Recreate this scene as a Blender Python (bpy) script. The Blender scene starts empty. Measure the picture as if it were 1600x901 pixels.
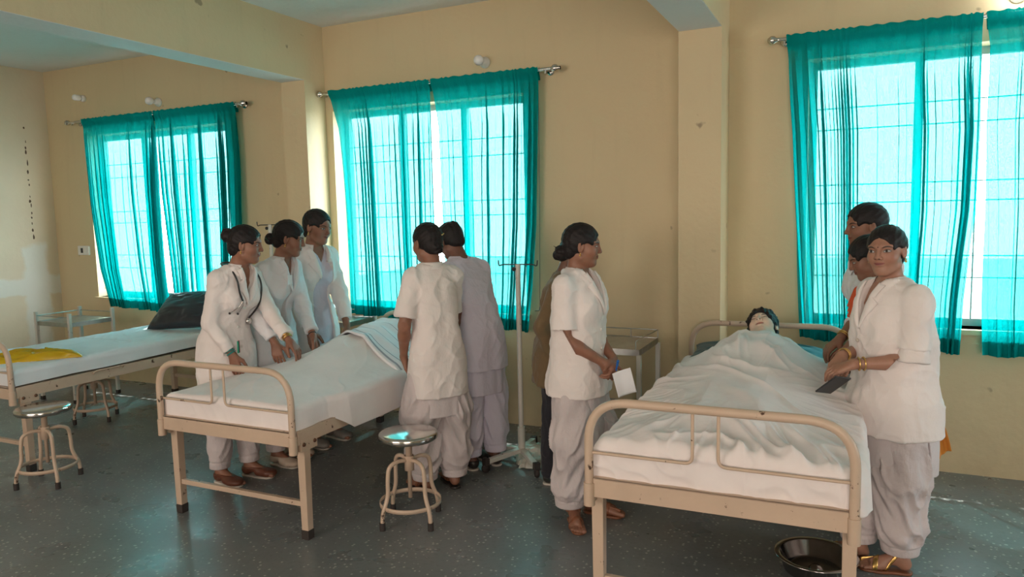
import bpy, math, random
import numpy as np
from mathutils import Vector, Matrix, Euler
random.seed(7)
sc = bpy.context.scene
COL = sc.collection
PI = math.pi

# ---------------------------------------------------------------- camera, world, light, exposure
CAM_Z, FPX = 1.62, 1143.7
yaw, pitch, roll = math.radians(-25.236), math.radians(5.834), math.radians(-1.293)
cy_, sy_, cp_, sp_ = math.cos(yaw), math.sin(yaw), math.cos(pitch), math.sin(pitch)
fwd = Vector((sy_*cp_, cy_*cp_, -sp_)); rgt = Vector((cy_, -sy_, 0)); upv = rgt.cross(fwd)
c_, s_ = math.cos(roll), math.sin(roll)
R_, U_ = c_*rgt + s_*upv, -s_*rgt + c_*upv
cd = bpy.data.cameras.new('camera'); cam = bpy.data.objects.new('camera', cd); COL.objects.link(cam)
cd.sensor_width = 36; cd.lens = FPX/1600*36; cd.clip_start = .05; cd.clip_end = 100
M = Matrix((( R_.x, U_.x, -fwd.x, 0), (R_.y, U_.y, -fwd.y, 0), (R_.z, U_.z, -fwd.z, CAM_Z), (0,0,0,1)))
cam.matrix_world = M; sc.camera = cam

sc.view_settings.view_transform = 'Standard'
try: sc.view_settings.look = 'None'
except Exception: pass
sc.view_settings.gamma = 1; sc.view_settings.use_curve_mapping = False
sc.view_settings.exposure = 0.16
sc.cycles.use_denoising = True
sc.cycles.max_bounces = 10; sc.cycles.diffuse_bounces = 5; sc.cycles.transparent_max_bounces = 24
sc.cycles.transmission_bounces = 8; sc.cycles.glossy_bounces = 4
sc.cycles.sample_clamp_indirect = 6; sc.cycles.caustics_reflective = False; sc.cycles.caustics_refractive = False

world = bpy.data.worlds.new('daylight'); sc.world = world; world.use_nodes = True
bg = world.node_tree.nodes['Background']; bg.inputs[0].default_value = (.90, .96, 1.0, 1); bg.inputs[1].default_value = 14.0

def area(name, loc, rot, sx, sy, power, col=(1,1,1), portal=False):
    l = bpy.data.lights.new(name, 'AREA'); l.shape = 'RECTANGLE'; l.size = sx; l.size_y = sy
    l.energy = power; l.color = col
    if portal: l.cycles.is_portal = True
    o = bpy.data.objects.new(name, l); o.location = loc; o.rotation_euler = rot; COL.objects.link(o); return o
XRW = 5.85
WINS = [(-7.10, -5.20, .86, 2.50), (-3.98, -2.24, .86, 2.50), (-.29, 1.56, .88, 2.53), (2.95, 4.75, .88, 2.53)]
for i, (a, b, z0, z1) in enumerate(WINS):
    area('window_daylight', ((a+b)/2, 5.36, (z0+z1)/2), (-PI/2, 0, 0), b-a, z1-z0, 100, portal=True)
area('side_window_daylight', (XRW, 3.55, 1.65), (0, PI/2, 0), 1.5, 1.3, 100, portal=True)
area('rear_window_daylight', (-3.6, -2.76, 1.7), (PI/2, 0, 0), 2.6, 1.7, 104, (1, .84, .73))  # pair of added warm fill lights; the rear wall is solid, without windows
area('rear_window_daylight', (1.2, -2.76, 1.7), (PI/2, 0, 0), 2.6, 1.7, 104, (1, .84, .73))
sun = bpy.data.lights.new('sun', 'SUN'); sun.energy = 9; sun.angle = .02; sun.color = (1, .95, .86)
so = bpy.data.objects.new('sun', sun); COL.objects.link(so)
so.rotation_euler = Vector((-.42, .62, 1.25)).to_track_quat('Z', 'Y').to_euler()

# ---------------------------------------------------------------- material helpers
def srgb(r, g, b):
    f = lambda c: (c/255/12.92) if c/255 <= .04045 else ((c/255+.055)/1.055)**2.4
    return (f(r), f(g), f(b), 1)
class NT:
    def __init__(s, name):
        s.m = bpy.data.materials.new(name); s.m.use_nodes = True; s.t = s.m.node_tree
        s.p = s.t.nodes['Principled BSDF']; s.out = s.t.nodes['Material Output']
    def n(s, typ, **kw):
        nd = s.t.nodes.new(typ)
        for k, v in kw.items():
            if k.startswith('_'): setattr(nd, k[1:], v)
            else:
                key = int(k[1:]) if k[0] == 'i' and k[1:].isdigit() else k
                s.set(nd.inputs[key], v)
        return nd
    def set(s, inp, v):
        if isinstance(v, bpy.types.NodeSocket): s.t.links.new(v, inp)
        else: inp.default_value = v
    def math(s, op, a, b=0.0, c=None, clamp=False):
        nd = s.n('ShaderNodeMath', _operation=op, _use_clamp=clamp, i0=a, i1=b)
        if c is not None: s.set(nd.inputs[2], c)
        return nd.outputs[0]
    def noise(s, vec, scale, detail=3, rough=.5, dist=0.0):
        nd = s.n('ShaderNodeTexNoise', Scale=scale, Detail=detail, Roughness=rough, Distortion=dist)
        if vec is not None: s.set(nd.inputs['Vector'], vec)
        return nd.outputs[0]
    def ramp(s, f, a, b, lo=0.0, hi=1.0):
        nd = s.n('ShaderNodeMapRange', Value=f); nd.inputs[1].default_value = a; nd.inputs[2].default_value = b
        nd.inputs[3].default_value = lo; nd.inputs[4].default_value = hi; return nd.outputs[0]
    def mix(s, f, a, b):
        nd = s.n('ShaderNodeMix', _data_type='RGBA'); s.set(nd.inputs[0], f); s.set(nd.inputs[6], a); s.set(nd.inputs[7], b)
        return nd.outputs[2]
    def coord(s, kind='Object'): return s.n('ShaderNodeTexCoord').outputs[kind]
    def pos(s): return s.n('ShaderNodeNewGeometry').outputs['Position']
    def scale(s, vec, v): return s.n('ShaderNodeMapping', Vector=vec, Scale=v).outputs[0]
    def bump(s, h, strength=.3, dist=.01):
        b = s.n('ShaderNodeBump', Height=h, Strength=strength, Distance=dist); s.set(s.p.inputs['Normal'], b.outputs[0]); return b

def simple(name, col, rough=.6, metal=0.0, var=.12, vscale=14, bump=0.0, bscale=60, spec=.5, sheen=0):
    t = NT(name); c = t.coord()
    nz = t.noise(c, vscale, 3)
    d = tuple(x*(1-var) for x in col[:3])+(1,); l = tuple(min(1, x*(1+var)) for x in col[:3])+(1,)
    t.set(t.p.inputs['Base Color'], t.mix(t.ramp(nz, .3, .7), d, l))
    t.p.inputs['Roughness'].default_value = rough; t.p.inputs['Metallic'].default_value = metal
    t.p.inputs['Specular IOR Level'].default_value = spec
    if sheen: t.p.inputs['Sheen Weight'].default_value = sheen
    if bump: t.bump(t.noise(c, bscale, 3), bump, .004)
    return t.m

def cloth(name, col, wr=.5, wscale=7, rough=.85, trans=0.0):
    t = NT(name); c = t.coord()
    n1 = t.noise(t.scale(c, (1, 1, .45)), wscale, 4, .55, .6)
    n2 = t.noise(c, wscale*4, 3, .5)
    n3 = t.noise(c, 900, 1)
    d = tuple(x*.93 for x in col[:3])+(1,)
    t.set(t.p.inputs['Base Color'], t.mix(t.ramp(t.noise(c, 5, 3), .35, .65), d, col))
    t.p.inputs['Roughness'].default_value = rough; t.p.inputs['Specular IOR Level'].default_value = .25
    t.p.inputs['Sheen Weight'].default_value = .15
    h = t.math('ADD', t.math('MULTIPLY', n1, 1.0), t.math('ADD', t.math('MULTIPLY', n2, .25), t.math('MULTIPLY', n3, .02)))
    t.bump(h, wr, .02)
    return t.m

def wall_mat(name, col, stain=True):
    t = NT(name); p = t.pos()
    big = t.noise(p, .8, 4, .6); mid = t.noise(p, 5, 5, .65); streak = t.noise(t.scale(p, (6, 6, .6)), 1.6, 4, .6)
    a = t.mix(t.ramp(big, .3, .7), tuple(x*.93 for x in col[:3])+(1,), col)
    a = t.mix(t.ramp(streak, .55, .8, 0, .22), a, tuple(x*.72 for x in col[:3])+(1,))
    a = t.mix(t.ramp(mid, .6, .8, 0, .18), a, tuple(x*.8 for x in col[:3])+(1,))
    if stain:
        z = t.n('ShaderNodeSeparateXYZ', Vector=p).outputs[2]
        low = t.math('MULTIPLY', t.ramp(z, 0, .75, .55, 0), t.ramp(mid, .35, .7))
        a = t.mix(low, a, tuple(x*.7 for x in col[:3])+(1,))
        sp = t.ramp(t.noise(p, 9, 2, .4), .74, .78)
        a = t.mix(t.math('MULTIPLY', sp, .6), a, (.16, .11, .08, 1))
    t.set(t.p.inputs['Base Color'], a); t.p.inputs['Roughness'].default_value = .55
    t.p.inputs['Specular IOR Level'].default_value = .35
    t.bump(t.math('ADD', t.noise(p, 28, 4), t.math('MULTIPLY', mid, .8)), .22, .01)
    return t.m
MAT = {}
MAT['wall'] = wall_mat('cream plaster', (.67, .545, .34, 1))
MAT['ceiling'] = wall_mat('white ceiling paint', (.74, .76, .76, 1), False)

def left_wall_mat():
    t = NT('patched plaster'); p = t.pos(); s = t.n('ShaderNodeSeparateXYZ', Vector=p)
    y, z = s.outputs[1], s.outputs[2]; col = (.66, .57, .41, 1)
    wob = t.math('MULTIPLY', t.math('SUBTRACT', t.noise(p, 5, 4), .5), .16)
    yy = t.math('ADD', y, wob); zz = t.math('ADD', z, wob)
    vert = t.math('MULTIPLY', t.math('MULTIPLY', t.ramp(yy, 4.62, 4.66), t.ramp(yy, 4.90, 4.86)), t.ramp(zz, 1.42, 1.38))
    hor = t.math('MULTIPLY', t.ramp(zz, .88, .90), t.ramp(zz, 1.10, 1.07))
    m = t.math('MULTIPLY', t.math('MAXIMUM', vert, hor), .75)
    base = t.mix(t.ramp(t.noise(p, 1.2, 4, .6), .3, .7), tuple(x*.86 for x in col[:3])+(1,), col)
    t.set(t.p.inputs['Base Color'], t.mix(m, base, (.62, .64, .58, 1))); t.p.inputs['Roughness'].default_value = .6
    t.bump(t.math('ADD', t.noise(p, 26, 4), m), .2, .01)
    return t.m
MAT['wall_left'] = left_wall_mat()
MAT['yard'] = wall_mat('dusty yard', (.30, .31, .27, 1), False)

def floor_mat():
    t = NT('terrazzo floor'); p = t.pos()
    v = t.n('ShaderNodeTexVoronoi', Vector=p, Scale=44.0); v2 = t.n('ShaderNodeTexVoronoi', Vector=p, Scale=22.0)
    ch = t.ramp(v.outputs['Distance'], .22, .30, 1, 0)
    sel = t.ramp(t.n('ShaderNodeSeparateColor', Color=v.outputs['Color']).outputs[0], .62, .64)
    dark = t.ramp(t.n('ShaderNodeSeparateColor', Color=v2.outputs['Color']).outputs[1], .6, .8)
    base = t.mix(t.ramp(t.noise(p, 2.2, 5, .6), .2, .8), (.135, .150, .153, 1), (.195, .213, .215, 1))
    base = t.mix(t.math('MULTIPLY', t.ramp(t.noise(p, 40, 2), .5, .7), .25), base, (.09, .095, .09, 1))
    base = t.mix(t.math('MULTIPLY', t.math('MULTIPLY', ch, sel), .8), base, (.50, .50, .47, 1))
    t.set(t.p.inputs['Base Color'], base)
    t.set(t.p.inputs['Roughness'], t.ramp(t.noise(p, 3.5, 3, .5), .15, .85, .18, .46))
    t.p.inputs['Specular IOR Level'].default_value = .6
    t.bump(t.noise(p, 11, 4), .015, .01)
    return t.m
MAT['floor'] = floor_mat()

def painted_metal(name, col, chip=(.07, .035, .02, 1), amt=.66):
    t = NT(name); c = t.coord()
    n = t.noise(c, 13, 6, .7); n2 = t.noise(t.scale(c, (1, 1, .3)), 70, 3, .6)
    chips = t.math('MULTIPLY', t.ramp(n, amt, amt+.02), t.ramp(n2, .45, .5))
    grime = t.ramp(t.noise(c, 4, 5, .65), .4, .75, 0, .35)
    a = t.mix(grime, col, tuple(x*.62 for x in col[:3])+(1,))
    t.set(t.p.inputs['Base Color'], t.mix(chips, a, chip))
    t.p.inputs['Roughness'].default_value = .42; t.bump(t.noise(c, 40, 4), .1, .004)
    return t.m
MAT['paint'] = painted_metal('chipped cream enamel', (.58, .44, .33, 1), amt=.62)
MAT['paint_white'] = painted_metal('worn pale enamel', (.62, .60, .54, 1), amt=.63)
MAT['rubber'] = simple('dark rubber', (.035, .028, .025, 1), .75)
MAT['steel'] = simple('polished steel', (.62, .60, .57, 1), .16, 1.0, .08, 20)
MAT['steel_dull'] = simple('brushed steel', (.45, .45, .44, 1), .35, 1.0, .1, 20)
MAT['bolt'] = simple('rusty bolt', (.16, .08, .05, 1), .5, .6)
MAT['sheet'] = cloth('white bed linen', (.82, .765, .755, 1), .35, 5)
MAT['sheet_blue'] = cloth('cool white bed linen', (.74, .77, .80, 1), .2, 5)
MAT['coat'] = cloth('white cotton coat', (.84, .775, .755, 1), .45, 9)
MAT['coat_cool'] = cloth('cool white cotton coat', (.76, .76, .79, 1), .45, 9)
MAT['kurta'] = cloth('pale cotton kurta', (.66, .60, .61, 1), .5, 9)
MAT['lavender'] = cloth('lavender white cotton', (.66, .62, .72, 1), .5, 9)
MAT['salwar'] = cloth('white cotton trousers', (.62, .555, .56, 1), .9, 8)
MAT['brown_shirt'] = cloth('brown cotton shirt', (.17, .115, .06, 1), .4, 8)
MAT['dark_cloth'] = cloth('dark cloth', (.025, .025, .032, 1), .4, 8)
MAT['dupatta'] = cloth('red and orange scarf', (.75, .12, .04, 1), .5, 8)
MAT['black_vinyl'] = simple('black vinyl', (.022, .026, .035, 1), .38, 0, .2, 6, .25, 14)
MAT['teal_vinyl'] = simple('teal vinyl', (.02, .10, .13, 1), .4, 0, .2, 6, .25, 14)
MAT['hair'] = None
MAT['black'] = simple('black plastic', (.02, .02, .022, 1), .3)
MAT['gold'] = simple('gold', (.75, .48, .16, 1), .3, 1.0)
MAT['teal_bangle'] = simple('teal bangles', (.03, .28, .25, 1), .35)
MAT['paper'] = simple('paper', (.8, .82, .86, 1), .7, var=.03)
MAT['white_plastic'] = simple('white plastic', (.75, .74, .70, 1), .4, var=.04)
MAT['sandal'] = simple('tan leather', (.20, .075, .035, 1), .45)
MAT['shoe_brown'] = simple('brown leather', (.13, .045, .025, 1), .45)
MAT['shoe_grey'] = simple('grey canvas', (.20, .18, .16, 1), .7)
MAT['shoe_beige'] = simple('beige canvas', (.48, .38, .30, 1), .7)
MAT['shoe_dark'] = simple('dark leather', (.03, .025, .022, 1), .45)
MAT['sole'] = simple('pale rubber sole', (.55, .50, .44, 1), .6)
MAT['blue_plastic'] = simple('blue plastic', (.02, .15, .55, 1), .3)
MAT['red_plastic'] = simple('red plastic', (.6, .03, .04, 1), .3)
MAT['green_plastic'] = simple('green plastic', (.02, .3, .18, 1), .3)
MAT['dirt'] = simple('cracked plaster', (.09, .06, .04, 1), .9)

def hair_mat(name='black hair'):
    t = NT(name); c = t.coord()
    st = t.noise(t.scale(c, (1, .25, 1)), 160, 3, .6)
    t.set(t.p.inputs['Base Color'], t.mix(st, (.006, .005, .006, 1), (.022, .018, .018, 1)))
    t.p.inputs['Roughness'].default_value = .5; t.p.inputs['Specular IOR Level'].default_value = .25
    t.bump(st, .6, .004); return t.m
MAT['hair'] = hair_mat()

def skin_mat(name, col, lip, eye=True, bindi=False, brow=(.02, .012, .01, 1), closed=False):
    t = NT(name); a = t.n('ShaderNodeAttribute', _attribute_name='hp'); s = t.n('ShaderNodeSeparateXYZ', Vector=a.outputs['Vector'])
    x, y, z = s.outputs; ax = t.math('ABSOLUTE', x)
    def ell(cx, cz, rx, rz, tilt=0.0, soft=.25, power=2):
        dx = t.math('SUBTRACT', ax, cx); dz = t.math('SUBTRACT', z, cz)
        if tilt:
            d2 = t.math('SUBTRACT', dz, t.math('MULTIPLY', dx, tilt)); dz = d2
        if power != 2: dz = t.math('ADD', dz, t.math('MULTIPLY', t.math('MULTIPLY', dx, dx), power))
        q = t.math('ADD', t.math('POWER', t.math('ABSOLUTE', t.math('DIVIDE', dx, rx)), 2), t.math('POWER', t.math('ABSOLUTE', t.math('DIVIDE', dz, rz)), 2))
        return t.math('MULTIPLY', t.ramp(q, 1-soft, 1+soft, 1, 0), t.math('GREATER_THAN', y, .035))
    c = t.coord(); nz = t.noise(c, 22, 4)
    b = t.mix(t.ramp(nz, .3, .7), tuple(v*.88 for v in col[:3])+(1,), tuple(min(1, v*1.1) for v in col[:3])+(1,))
    b = t.mix(t.math('MULTIPLY', ell(.045, -.022, .022, .02, 0, .9), .25), b, tuple((col[0]*1.15, col[1]*.85, col[2]*.85))+(1,))
    b = t.mix(ell(0, -.0455, .0235, .0065, .0, .25, -6), b, lip)
    b = t.mix(ell(0, -.0455, .022, .0011, 0, .5, -6), b, tuple(v*.25 for v in lip[:3])+(1,))
    b = t.mix(t.math('MULTIPLY', ell(.0335, .013, .021, .0115, 0, .7), .45), b, tuple(v*.55 for v in col[:3])+(1,))
    if eye and not closed:
        b = t.mix(ell(.0335, .0125, .0152, .0068, .08, .15, 12), b, (.025, .015, .012, 1))
        b = t.mix(ell(.0335, .0118, .0135, .0048, .08, .15, 12), b, (.40, .37, .35, 1))
        b = t.mix(ell(.0335, .0122, .0054, .0054, 0, .15), b, (.012, .007, .006, 1))
    elif closed:
        b = t.mix(ell(.0335, .0095, .0150, .0016, .0, .4, -14), b, (.03, .02, .02, 1))
    b = t.mix(t.math('MULTIPLY', ell(.0345, .0315, .0195, .0034, .04, .4, 18), .9), b, brow)
    b = t.mix(t.math('MULTIPLY', ell(.0085, -.0225, .0042, .0026, 0, .4), .8), b, (.03, .012, .01, 1))
    if bindi: b = t.mix(ell(0, .030, .0028, .0028, 0, .2), b, (.05, .01, .015, 1))
    t.set(t.p.inputs['Base Color'], b); t.p.inputs['Roughness'].default_value = .48
    t.p.inputs['Subsurface Weight'].default_value = .06; t.p.inputs['Subsurface Radius'].default_value = (.02, .008, .004)
    t.bump(t.noise(c, 260, 2), .08, .002); return t.m
MAT['skin'] = skin_mat('brown skin', (.27, .125, .078, 1), (.20, .06, .05, 1))
MAT['skin_light'] = skin_mat('light brown skin', (.36, .185, .125, 1), (.27, .085, .075, 1), bindi=True)
MAT['skin_dark'] = skin_mat('dark brown skin', (.17, .078, .052, 1), (.13, .045, .04, 1))
MAT['mannequin_skin'] = skin_mat('pale mannequin vinyl', (.70, .52, .40, 1), (.42, .17, .13, 1), closed=True)

def curtain_mat():
    t = NT('sheer teal curtain'); c = t.coord(); s = t.n('ShaderNodeSeparateXYZ', Vector=t.pos())
    weave = t.noise(t.scale(c, (1, 1, .4)), 260, 3, .6)
    cr = t.noise(t.scale(c, (3, 1, .8)), 16, 4, .6, .8)
    d = t.n('ShaderNodeBsdfDiffuse', Color=(.004, .34, .32, 1)); tl = t.n('ShaderNodeBsdfTranslucent', Color=(.0, .36, .37, 1))
    tr = t.n('ShaderNodeBsdfTransparent', Color=(.36, .84, .87, 1))
    b = t.n('ShaderNodeBump', Height=cr, Strength=.5, Distance=.02)
    for q in (d, tl): t.set(q.inputs['Normal'], b.outputs[0])
    m1 = t.n('ShaderNodeMixShader', i0=.52, i1=d.outputs[0], i2=tl.outputs[0])
    hem = t.n('ShaderNodeAttribute', _attribute_name='dense').outputs['Fac']
    f = t.math('MULTIPLY', t.ramp(weave, .3, .7, .07, .22), t.math('SUBTRACT', 1, hem))
    m2 = t.n('ShaderNodeMixShader', i0=f, i1=m1.outputs[0], i2=tr.outputs[0])
    t.t.links.new(m2.outputs[0], t.out.inputs[0]); return t.m
MAT['curtain'] = curtain_mat()
def curtain_hem_mat():
    t = NT('teal curtain hem')
    d = t.n('ShaderNodeBsdfDiffuse', Color=(.0, .13, .12, 1)); tl = t.n('ShaderNodeBsdfTranslucent', Color=(.0, .30, .30, 1))
    m = t.n('ShaderNodeMixShader', i0=.4, i1=d.outputs[0], i2=tl.outputs[0]); t.t.links.new(m.outputs[0], t.out.inputs[0]); return t.m
MAT['curtain_hem'] = curtain_hem_mat()

def bag_mat():
    t = NT('yellow plastic film'); d = t.n('ShaderNodeBsdfPrincipled'); d.inputs['Base Color'].default_value = (.75, .50, .02, 1)
    d.inputs['Roughness'].default_value = .25
    tl = t.n('ShaderNodeBsdfTranslucent', Color=(.85, .6, .05, 1)); m = t.n('ShaderNodeMixShader', i0=.3, i1=d.outputs[0], i2=tl.outputs[0])
    t.t.links.new(m.outputs[0], t.out.inputs[0]); return t.m
MAT['bag'] = bag_mat()
def film_mat():
    t = NT('clear crumpled plastic'); d = t.n('ShaderNodeBsdfPrincipled'); d.inputs['Base Color'].default_value = (.8, .76, .66, 1)
    d.inputs['Roughness'].default_value = .2; tr = t.n('ShaderNodeBsdfTransparent')
    m = t.n('ShaderNodeMixShader', i0=.55, i1=d.outputs[0], i2=tr.outputs[0]); t.t.links.new(m.outputs[0], t.out.inputs[0]); return t.m
MAT['film'] = film_mat()
def emit(name, col, st):
    t = NT(name); e = t.n('ShaderNodeEmission', Color=col, Strength=st); t.t.links.new(e.outputs[0], t.out.inputs[0]); return t.m
MAT['bulb_lit'] = emit('lit bulb glass', (1, .97, .9, 1), 40)
MAT['bulb'] = simple('frosted bulb glass', (.80, .80, .78, 1), .2, var=.02)
MAT['screen'] = simple('phone glass', (.01, .01, .012, 1), .08)
MAT['window_frame'] = simple('white window frame', (.55, .56, .56, 1), .5)
MAT['grill'] = simple('window grill steel', (.40, .42, .43, 1), .5, .3)
def glass_mat():
    t = NT('window glass'); g = t.n('ShaderNodeBsdfGlossy', Roughness=.02); tr = t.n('ShaderNodeBsdfTransparent', Color=(.96, .98, .98, 1))
    m = t.n('ShaderNodeMixShader', i0=.05, i1=tr.outputs[0], i2=g.outputs[0]); t.t.links.new(m.outputs[0], t.out.inputs[0]); return t.m
MAT['glass'] = glass_mat()

# ---------------------------------------------------------------- object helpers
def link(name, me, mat=None, parent=None, label=None, cat=None, group=None, kind=None):
    o = bpy.data.objects.new(name, me); COL.objects.link(o)
    if mat is not None and me is not None: me.materials.append(MAT[mat] if isinstance(mat, str) else mat)
    if parent is not None: o.parent = parent
    if label: o['label'] = label
    if cat: o['category'] = cat
    if group: o['group'] = group
    if kind: o['kind'] = kind
    return o
def empty(name, loc, rz, label, cat, group=None):
    o = link(name, None, label=label, cat=cat, group=group); o.location = loc; o.rotation_euler = (0, 0, rz)
    o.empty_display_size = .05; return o
def copy_tree(o, parent=None, label=None, group=None):
    c = o.copy(); COL.objects.link(c)
    if parent is not None: c.parent = parent
    if label: c['label'] = label
    if group: c['group'] = group
    for ch in [x for x in bpy.data.objects if x.parent is o]: copy_tree(ch, c)
    return c

class MB:
    def __init__(s): s.v = []; s.f = []; s.sm = []
    def add(s, v, f, smooth=False):
        b = len(s.v); s.v += [tuple(p) for p in v]; s.f += [tuple(i+b for i in q) for q in f]; s.sm += [smooth]*len(f); return s
    def box(s, lo, hi, taper=None):
        x0, y0, z0 = lo; x1, y1, z1 = hi
        v = [(x0,y0,z0),(x1,y0,z0),(x1,y1,z0),(x0,y1,z0),(x0,y0,z1),(x1,y0,z1),(x1,y1,z1),(x0,y1,z1)]
        if taper:
            cx, cy = (x0+x1)/2, (y0+y1)/2
            v = [((p[0]-cx)*taper+cx, (p[1]-cy)*taper+cy, p[2]) if i < 4 else p for i, p in enumerate(v)]
        return s.add(v, [(0,3,2,1),(4,5,6,7),(0,1,5,4),(1,2,6,5),(2,3,7,6),(3,0,4,7)])
    def tube(s, pts, r, seg=12, closed=False, cap=True):
        P = [Vector(p) for p in pts]; n = len(P); rs = r if isinstance(r, (list, tuple)) else [r]*n
        rings = []; prev = None
        for i in range(n):
            a = P[(i-1) % n] if (closed or i > 0) else P[0]; b = P[(i+1) % n] if (closed or i < n-1) else P[-1]
            T = (b-a).normalized() if (b-a).length > 1e-9 else Vector((0, 0, 1))
            if prev is None:
                u = T.cross(Vector((0, 0, 1)));
                if u.length < .1: u = T.cross(Vector((1, 0, 0)))
            else: u = prev - T*prev.dot(T)
            u.normalize(); prev = u.copy(); w = T.cross(u)
            rings.append([P[i] + rs[i]*(math.cos(2*PI*k/seg)*u + math.sin(2*PI*k/seg)*w) for k in range(seg)])
        v = [p for q in rings for p in q]; f = []
        m = n if closed else n-1
        for i in range(m):
            for k in range(seg):
                a, b = i*seg, ((i+1) % n)*seg; f.append((a+k, a+(k+1) % seg, b+(k+1) % seg, b+k))
        s.add(v, f, True)
        if cap and not closed:
            s.add(rings[0], [tuple(range(seg))[::-1]]); s.add(rings[-1], [tuple(range(seg))])
        return s
    def lathe(s, prof, c=(0,0,0), seg=40, axis='z', smooth=True):
        v = []; f = []
        for r, z in prof:
            for k in range(seg):
                a = 2*PI*k/seg
                p = (r*math.cos(a), r*math.sin(a), z)
                if axis == 'x': p = (p[2], p[0], p[1])
                if axis == 'y': p = (p[0], -p[2], p[1]) if False else (p[1], p[2], p[0])
                v.append((p[0]+c[0], p[1]+c[1], p[2]+c[2]))
        for i in range(len(prof)-1):
            for k in range(seg): f.append((i*seg+k, i*seg+(k+1) % seg, (i+1)*seg+(k+1) % seg, (i+1)*seg+k))
        return s.add(v, f, smooth)
    def ball(s, c, r, seg=16):
        rr = r if isinstance(r, (tuple, list)) else (r, r, r)
        v = []; f = []; nr = seg//2
        for i in range(nr+1):
            t = PI*i/nr
            for k in range(seg):
                a = 2*PI*k/seg; v.append((c[0]+rr[0]*math.sin(t)*math.cos(a), c[1]+rr[1]*math.sin(t)*math.sin(a), c[2]+rr[2]*math.cos(t)))
        for i in range(nr):
            for k in range(seg): f.append((i*seg+k, (i+1)*seg+k, (i+1)*seg+(k+1) % seg, i*seg+(k+1) % seg))
        return s.add(v, f, True)
    def build(s, name, mat, parent=None, bevel=0, **kw):
        me = bpy.data.meshes.new(name); me.from_pydata(s.v, [], s.f); me.polygons.foreach_set('use_smooth', s.sm); me.update()
        o = link(name, me, mat, parent, **kw)
        if bevel:
            b = o.modifiers.new('bevel', 'BEVEL'); b.width = bevel; b.segments = 2; b.limit_method = 'ANGLE'; b.angle_limit = math.radians(50)
        return o
def arc(pts, rad, n=6):
    """round the inner corners of a polyline"""
    P = [Vector(p) for p in pts]; out = [P[0]]
    for i in range(1, len(P)-1):
        a = (P[i-1]-P[i]); b = (P[i+1]-P[i]); r = min(rad, a.length*.49, b.length*.49)
        p0 = P[i]+a.normalized()*r; p2 = P[i]+b.normalized()*r
        for k in range(n+1):
            t = k/n; q = (1-t)**2*p0 + 2*t*(1-t)*P[i] + t*t*p2
            # pull towards a true arc
            out.append(q)
    out.append(P[-1]); return out

def grid_mesh(name, X, Y, Z, mat, parent=None, thick=0, attr=None, **kw):
    nv, nu = X.shape
    me = bpy.data.meshes.new(name); co = np.stack([X, Y, Z], -1).reshape(-1, 3).astype(np.float32)
    i = np.arange(nv*nu).reshape(nv, nu); q = np.stack([i[:-1, :-1], i[:-1, 1:], i[1:, 1:], i[1:, :-1]], -1).reshape(-1, 4)
    fill_mesh(me, co, q)
    if attr is not None:
        at = me.attributes.new('dense', 'FLOAT', 'POINT'); at.data.foreach_set('value', attr.reshape(-1).astype(np.float32))
    o = link(name, me, mat, parent, **kw)
    if thick:
        m = o.modifiers.new('thickness', 'SOLIDIFY'); m.thickness = thick; m.offset = 0
    return o
def fill_mesh(me, co, q):
    me.vertices.add(len(co)); me.vertices.foreach_set('co', np.ascontiguousarray(co, dtype=np.float32).ravel())
    me.loops.add(len(q)*4); me.loops.foreach_set('vertex_index', np.ascontiguousarray(q, dtype=np.int32).ravel())
    me.polygons.add(len(q)); me.polygons.foreach_set('loop_start', np.arange(0, len(q)*4, 4, dtype=np.int32))
    me.polygons.foreach_set('use_smooth', np.ones(len(q), dtype=bool))
    me.update(calc_edges=True)

def _hash(i, j, k, seed):
    n = (i*374761393 + j*668265263 + k*2147483647 + seed*974634777) & 0xffffffff
    n = ((n ^ (n >> 13))*1274126177) & 0xffffffff
    return ((n ^ (n >> 16)) & 0xffff)/65535.0
def vnoise(P, f, seed=0):
    Q = np.asarray(P, dtype=np.float64)*np.array(f); I = np.floor(Q).astype(np.int64); F = Q-I; F = F*F*(3-2*F); r = 0
    for a in (0, 1):
        for b in (0, 1):
            for c in (0, 1):
                w = (F[:, 0] if a else 1-F[:, 0])*(F[:, 1] if b else 1-F[:, 1])*(F[:, 2] if c else 1-F[:, 2])
                r = r + w*_hash(I[:, 0]+a, I[:, 1]+b, I[:, 2]+c, seed)
    return r*2-1

# ---------------------------------------------------------------- room
XL, XR, YB, YF, ZC = -7.70, 5.6, 5.01, -2.8, 3.19
def slab(name, lo, hi, mat, parent=None, bevel=0, **kw):
    return MB().box(lo, hi).build(name, mat, parent, bevel, **({} if parent else {'kind': 'structure'}), **kw)
slab('floor', (XL-.2, YF-.2, -.1), (XR+.2, YB+.25, 0), 'floor')
slab('ceiling', (XL-.2, YF-.2, ZC), (XR+.2, YB+.25, ZC+.12), 'ceiling')
wl = slab('wall_left', (XL-.2, YF-.2, 0), (XL, YB+.25, ZC), 'wall_left')
mb = MB(); mb.box((XR, YF-.2, 0), (XR+.2, 2.9, ZC)); mb.box((XR, 4.2, 0), (XR+.2, YB+.25, ZC)); mb.box((XR, 2.9, 0), (XR+.2, 4.2, .9)); mb.box((XR, 2.9, 2.4), (XR+.2, 4.2, ZC))
mb.build('wall_right', 'wall', kind='structure')
def wall_with_openings(name, y0, y1, wins, mat):
    mb = MB(); xs = [XL] + [v for a, b, _, _ in wins for v in (a, b)] + [XR]
    for i in range(0, len(xs), 2): mb.box((xs[i], y0, 0), (xs[i+1], y1, ZC))
    for a, b, z0, z1 in wins:
        mb.box((a, y0, 0), (b, y1, z0)); mb.box((a, y0, z1), (b, y1, ZC))
    return mb.build(name, mat, kind='structure')
wall_with_openings('wall_back', YB, YB+.23, WINS, 'wall')
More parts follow.
